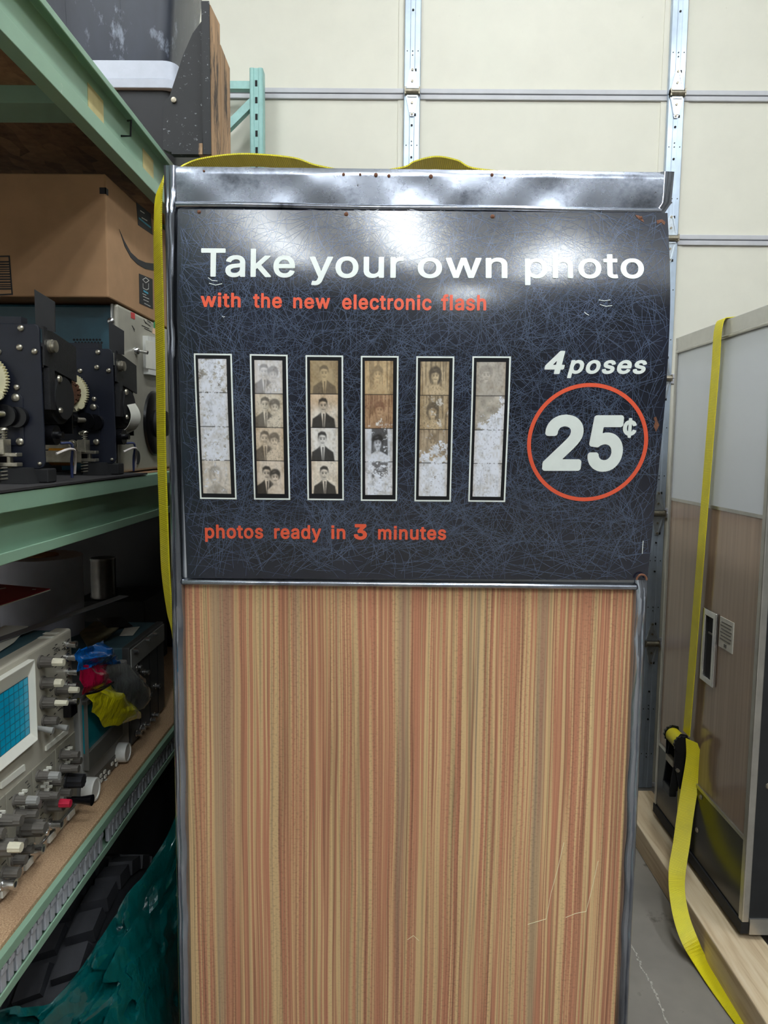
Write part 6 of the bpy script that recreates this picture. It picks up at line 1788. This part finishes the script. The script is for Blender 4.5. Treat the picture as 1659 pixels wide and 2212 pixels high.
# paper roll and tin at the back
yr_ = 1.70
a, b = PX(6, 1205, y=yr_), PX(172, 1205, y=yr_)
rr_ = (b.x - a.x) / 2
ct = ((a.x + b.x) / 2, yr_, z3 - 0.0018)
t = thing('paper_roll', 'tall white paper roll standing behind the oscilloscopes', 'paper roll', ct)
ztop = PX(90, 1200, y=yr_).z
MB().lathe(ct, (0, 0, 1), [(0, rr_), (ztop - ct[2], rr_), (ztop - ct[2], rr_ * 0.4)], 40).build('roll', 'paper_roll', t, smooth=40)
MB().lathe((ct[0], ct[1], ztop - 0.001), (0, 0, 1), [(0, rr_ * 0.42), (0.004, rr_ * 0.42), (0.004, rr_ * 0.3)], 24).build('core', 'cardboard', t, smooth=40)
yc = 2.14
a, b = PX(196, 1210, y=yc), PX(248, 1210, y=yc)
rc = (b.x - a.x) / 2
zc0, zc1 = PX(220, 1290, y=yc).z, PX(220, 1205, y=yc).z
tb = MB().box((a.x + b.x) / 2 - 0.07, (a.x + b.x) / 2 + 0.14, yc - 0.05, yc + 0.16, LZ, zc0 - 0.001)
tag(tb.build('carton', 'matte_black', bevel=0.003), 'black carton under the metal tin in the shadow', 'box')
t = thing('tin_can', 'dull metal tin in the shadow behind the paper roll', 'tin', ((a.x + b.x) / 2, yc, zc0))
MB().lathe(((a.x + b.x) / 2, yc, zc0), (0, 0, 1), [(0, rc), (0.004, rc * 1.03), (0.008, rc), (zc1 - zc0 - 0.008, rc), (zc1 - zc0 - 0.004, rc * 1.03), (zc1 - zc0, rc)], 28).build('wall', 'tin', t, smooth=40)
MB().lathe(((a.x + b.x) / 2, yc, zc1 - 0.001), (0, 0, 1), [(0, rc * 0.95), (0.002, rc * 0.94)], 28).build('lid', 'tin', t, smooth=40)

# pouch of coloured lighting gels slung over the grey oscilloscope
gl = thing('gel_pouch', 'crumpled pouch of blue, red, yellow and clear colour films on the grey oscilloscope', 'film pouch', (-0.55, 1.42, 0.9))
def film(name, material, quad, y0s, nu=14, nv=14, amp=0.006, seed=0, bulge=0.02, off=0.0):
    """crumpled film over a quad TL TR BR BL of (px, py) with corner x-planes"""
    n1 = vnoise(nv, nu, 4, 4, seed)
    n2 = vnoise(nv, nu, 9, 9, seed + 5)
    C_ = [PX(px, py, x=xx) for (px, py), xx in zip(quad, y0s)]
    def fn(u, v):
        p = (C_[0] * (1 - u) + C_[1] * u) * (1 - v) + (C_[3] * (1 - u) + C_[2] * u) * v
        i, j = int(round(u * (nu - 1))), int(round(v * (nv - 1)))
        d = (n1[j, i] - 0.5) * amp * 2.4 + (n2[j, i] - 0.5) * amp + bulge * (1 - (2 * u - 1) ** 2) * (1 - (2 * v - 1) ** 2)
        return p + Vector((d + off, d * 0.3, (n2[j, i] - 0.5) * amp))
    return MB().slab(fn, nu, nv, (-0.0007, 0, 0)).build(name, material, gl, smooth=30)
film('clear_film', 'film_clear', ((225, 1415), (318, 1462), (318, 1530), (262, 1540)), (-0.548, -0.556, -0.556, -0.552), seed=3, amp=0.007)
film('blue_film', 'film_blue', ((163, 1404), (228, 1386), (256, 1432), (166, 1448)), (-0.56, -0.562, -0.552, -0.556), seed=5, bulge=0.016)
film('red_film', 'film_red', ((170, 1438), (228, 1436), (242, 1474), (183, 1500)), (-0.556, -0.552, -0.546, -0.548), seed=8, amp=0.003, bulge=0.010)
film('yellow_film', 'film_yellow', ((186, 1500), (246, 1478), (307, 1550), (232, 1572)), (-0.546, -0.546, -0.55, -0.552), seed=12, bulge=0.018)
a, b, c = PX(185, 1499, x=-0.538), PX(215, 1492, x=-0.534), PX(245, 1474, x=-0.537)
MB().tube(cr([a, b, c], 6), 0.0022, 6).build('black_band', 'gloss_black', gl, smooth=60)

tote('storage_tote', 'large black bin added to darken the far end of the lower shelf', -1.40, -0.565, 2.36, 2.80, LZ, 1.262, 0.02, 'tote_black')  # this bin and the next are added to keep the gaps behind dark
tote('storage_tote', 'large black bin added on the floor to darken the space under the rack', -1.40, -0.54, 1.66, 2.6, 0.0005, 0.62, 0.02, 'tote_black')

# ------------------------------------------------------------------ under the shelf: tyre and teal plastic film
ty = thing('tyre', 'black off-road tyre with blocky tread under the lowest shelf', 'tyre', (-0.64, 1.28, 0.0))
TC = Vector((-0.605, 1.28, 0.315))
R0, TW = 0.298, 0.105
prof = [(-TW + 0.01, R0 * 0.62), (-TW, R0 * 0.75), (-TW, R0 * 0.92), (-TW + 0.015, R0 * 0.985), (0, R0), (TW - 0.015, R0 * 0.985), (TW, R0 * 0.92), (TW, R0 * 0.75), (TW - 0.01, R0 * 0.62)]
m = MB()
n = 56
vs = [TC + Vector((a, r * cos(2 * pi * i / n), r * sin(2 * pi * i / n))) for a, r in prof for i in range(n)]
fs = [(k * n + i, k * n + (i + 1) % n, ((k + 1) % len(prof)) * n + (i + 1) % n, ((k + 1) % len(prof)) * n + i) for k in range(len(prof)) for i in range(n)]
cas = m.add(vs, fs).build('casing', 'rubber', ty, smooth=40)
nb = 30
cols = ((-0.079, 0.046), (-0.027, 0.044), (0.027, 0.044), (0.079, 0.046))
for ci, (cx_, cw) in enumerate(cols):
    blk = None
    for i in range(nb):
        a = 2 * pi * (i + 0.5 * (ci % 2)) / nb
        if blk is None:
            s_ = 0.0275
            mbk = MB().add([Vector((dx, dy + dx * 0.25, dz)) for dz, sc_ in ((R0 - 0.012, 1.0), (R0 + 0.014, 0.9)) for dx, dy in ((-cw / 2 * sc_, -s_ * sc_), (cw / 2 * sc_, -s_ * sc_ * 0.8), (cw / 2 * sc_, s_ * sc_), (-cw / 2 * sc_, s_ * sc_ * 0.85))],
                           [(3, 2, 1, 0), (4, 5, 6, 7), (0, 1, 5, 4), (1, 2, 6, 5), (2, 3, 7, 6), (3, 0, 4, 7)])
            wl_ = wloc(ty)
            mbk.v = [p + wl_ for p in mbk.v]
            blk = mbk.build('tread_block', 'rubber', ty)
            o = blk
        else:
            o = dup(blk, ty)
        o.location = TC - wloc(ty) + Vector((cx_, 0, 0))
        o.rotation_euler = (a, 0, 0)

# teal plastic wrap bunched between the tyre and the booth
n1 = vnoise(46, 46, 6, 6, 91)
n2 = vnoise(46, 46, 16, 16, 92)
n3 = vnoise(46, 46, 5, 22, 93)
top = [PX(396, 1720, y=1.30), PX(350, 1830, y=1.26), PX(285, 1925, y=1.20), PX(235, 2000, y=1.14), PX(180, 2085, y=1.08), PX(112, 2165, y=1.02), (PX(40, 2172, y=0.97)), PX(-60, 2200, y=0.92)]
bot = [PX(396, 2240, y=1.26), PX(370, 2270, y=1.16), PX(330, 2300, y=1.08), PX(280, 2330, y=1.02), PX(220, 2360, y=0.98), PX(140, 2390, y=0.94), PX(50, 2420, y=0.9), PX(-60, 2450, y=0.86)]
tc_, bc_ = cr(top, 8), cr(bot, 8)
def wrap(u, v):
    i = min(len(tc_) - 1, int(u * (len(tc_) - 1)))
    f = u * (len(tc_) - 1) - i
    j = min(i + 1, len(tc_) - 1)
    p = tc_[i].lerp(tc_[j], f).lerp(bc_[i].lerp(bc_[j], f), v)
    a, b = int(round(u * 45)), int(round(v * 45))
    d = (n1[b, a] - 0.5) * 0.07 + (n2[b, a] - 0.5) * 0.045 + (n3[b, a] - 0.5) * 0.05
    k = min(1, u * 6 + 0.15) * min(1, v * 5 + 0.25)
    return p + Vector((-abs(d) * 0.3 * k, -d * k, d * 0.4 * k))
tag(MB().slab(wrap, 46, 46, (0.0006, 0.0006, 0)).build('plastic_film', 'film_teal', loc=(-0.45, 1.1, 0.3), smooth=25), 'crumpled translucent teal plastic film between the tyre and the booth', 'plastic film')
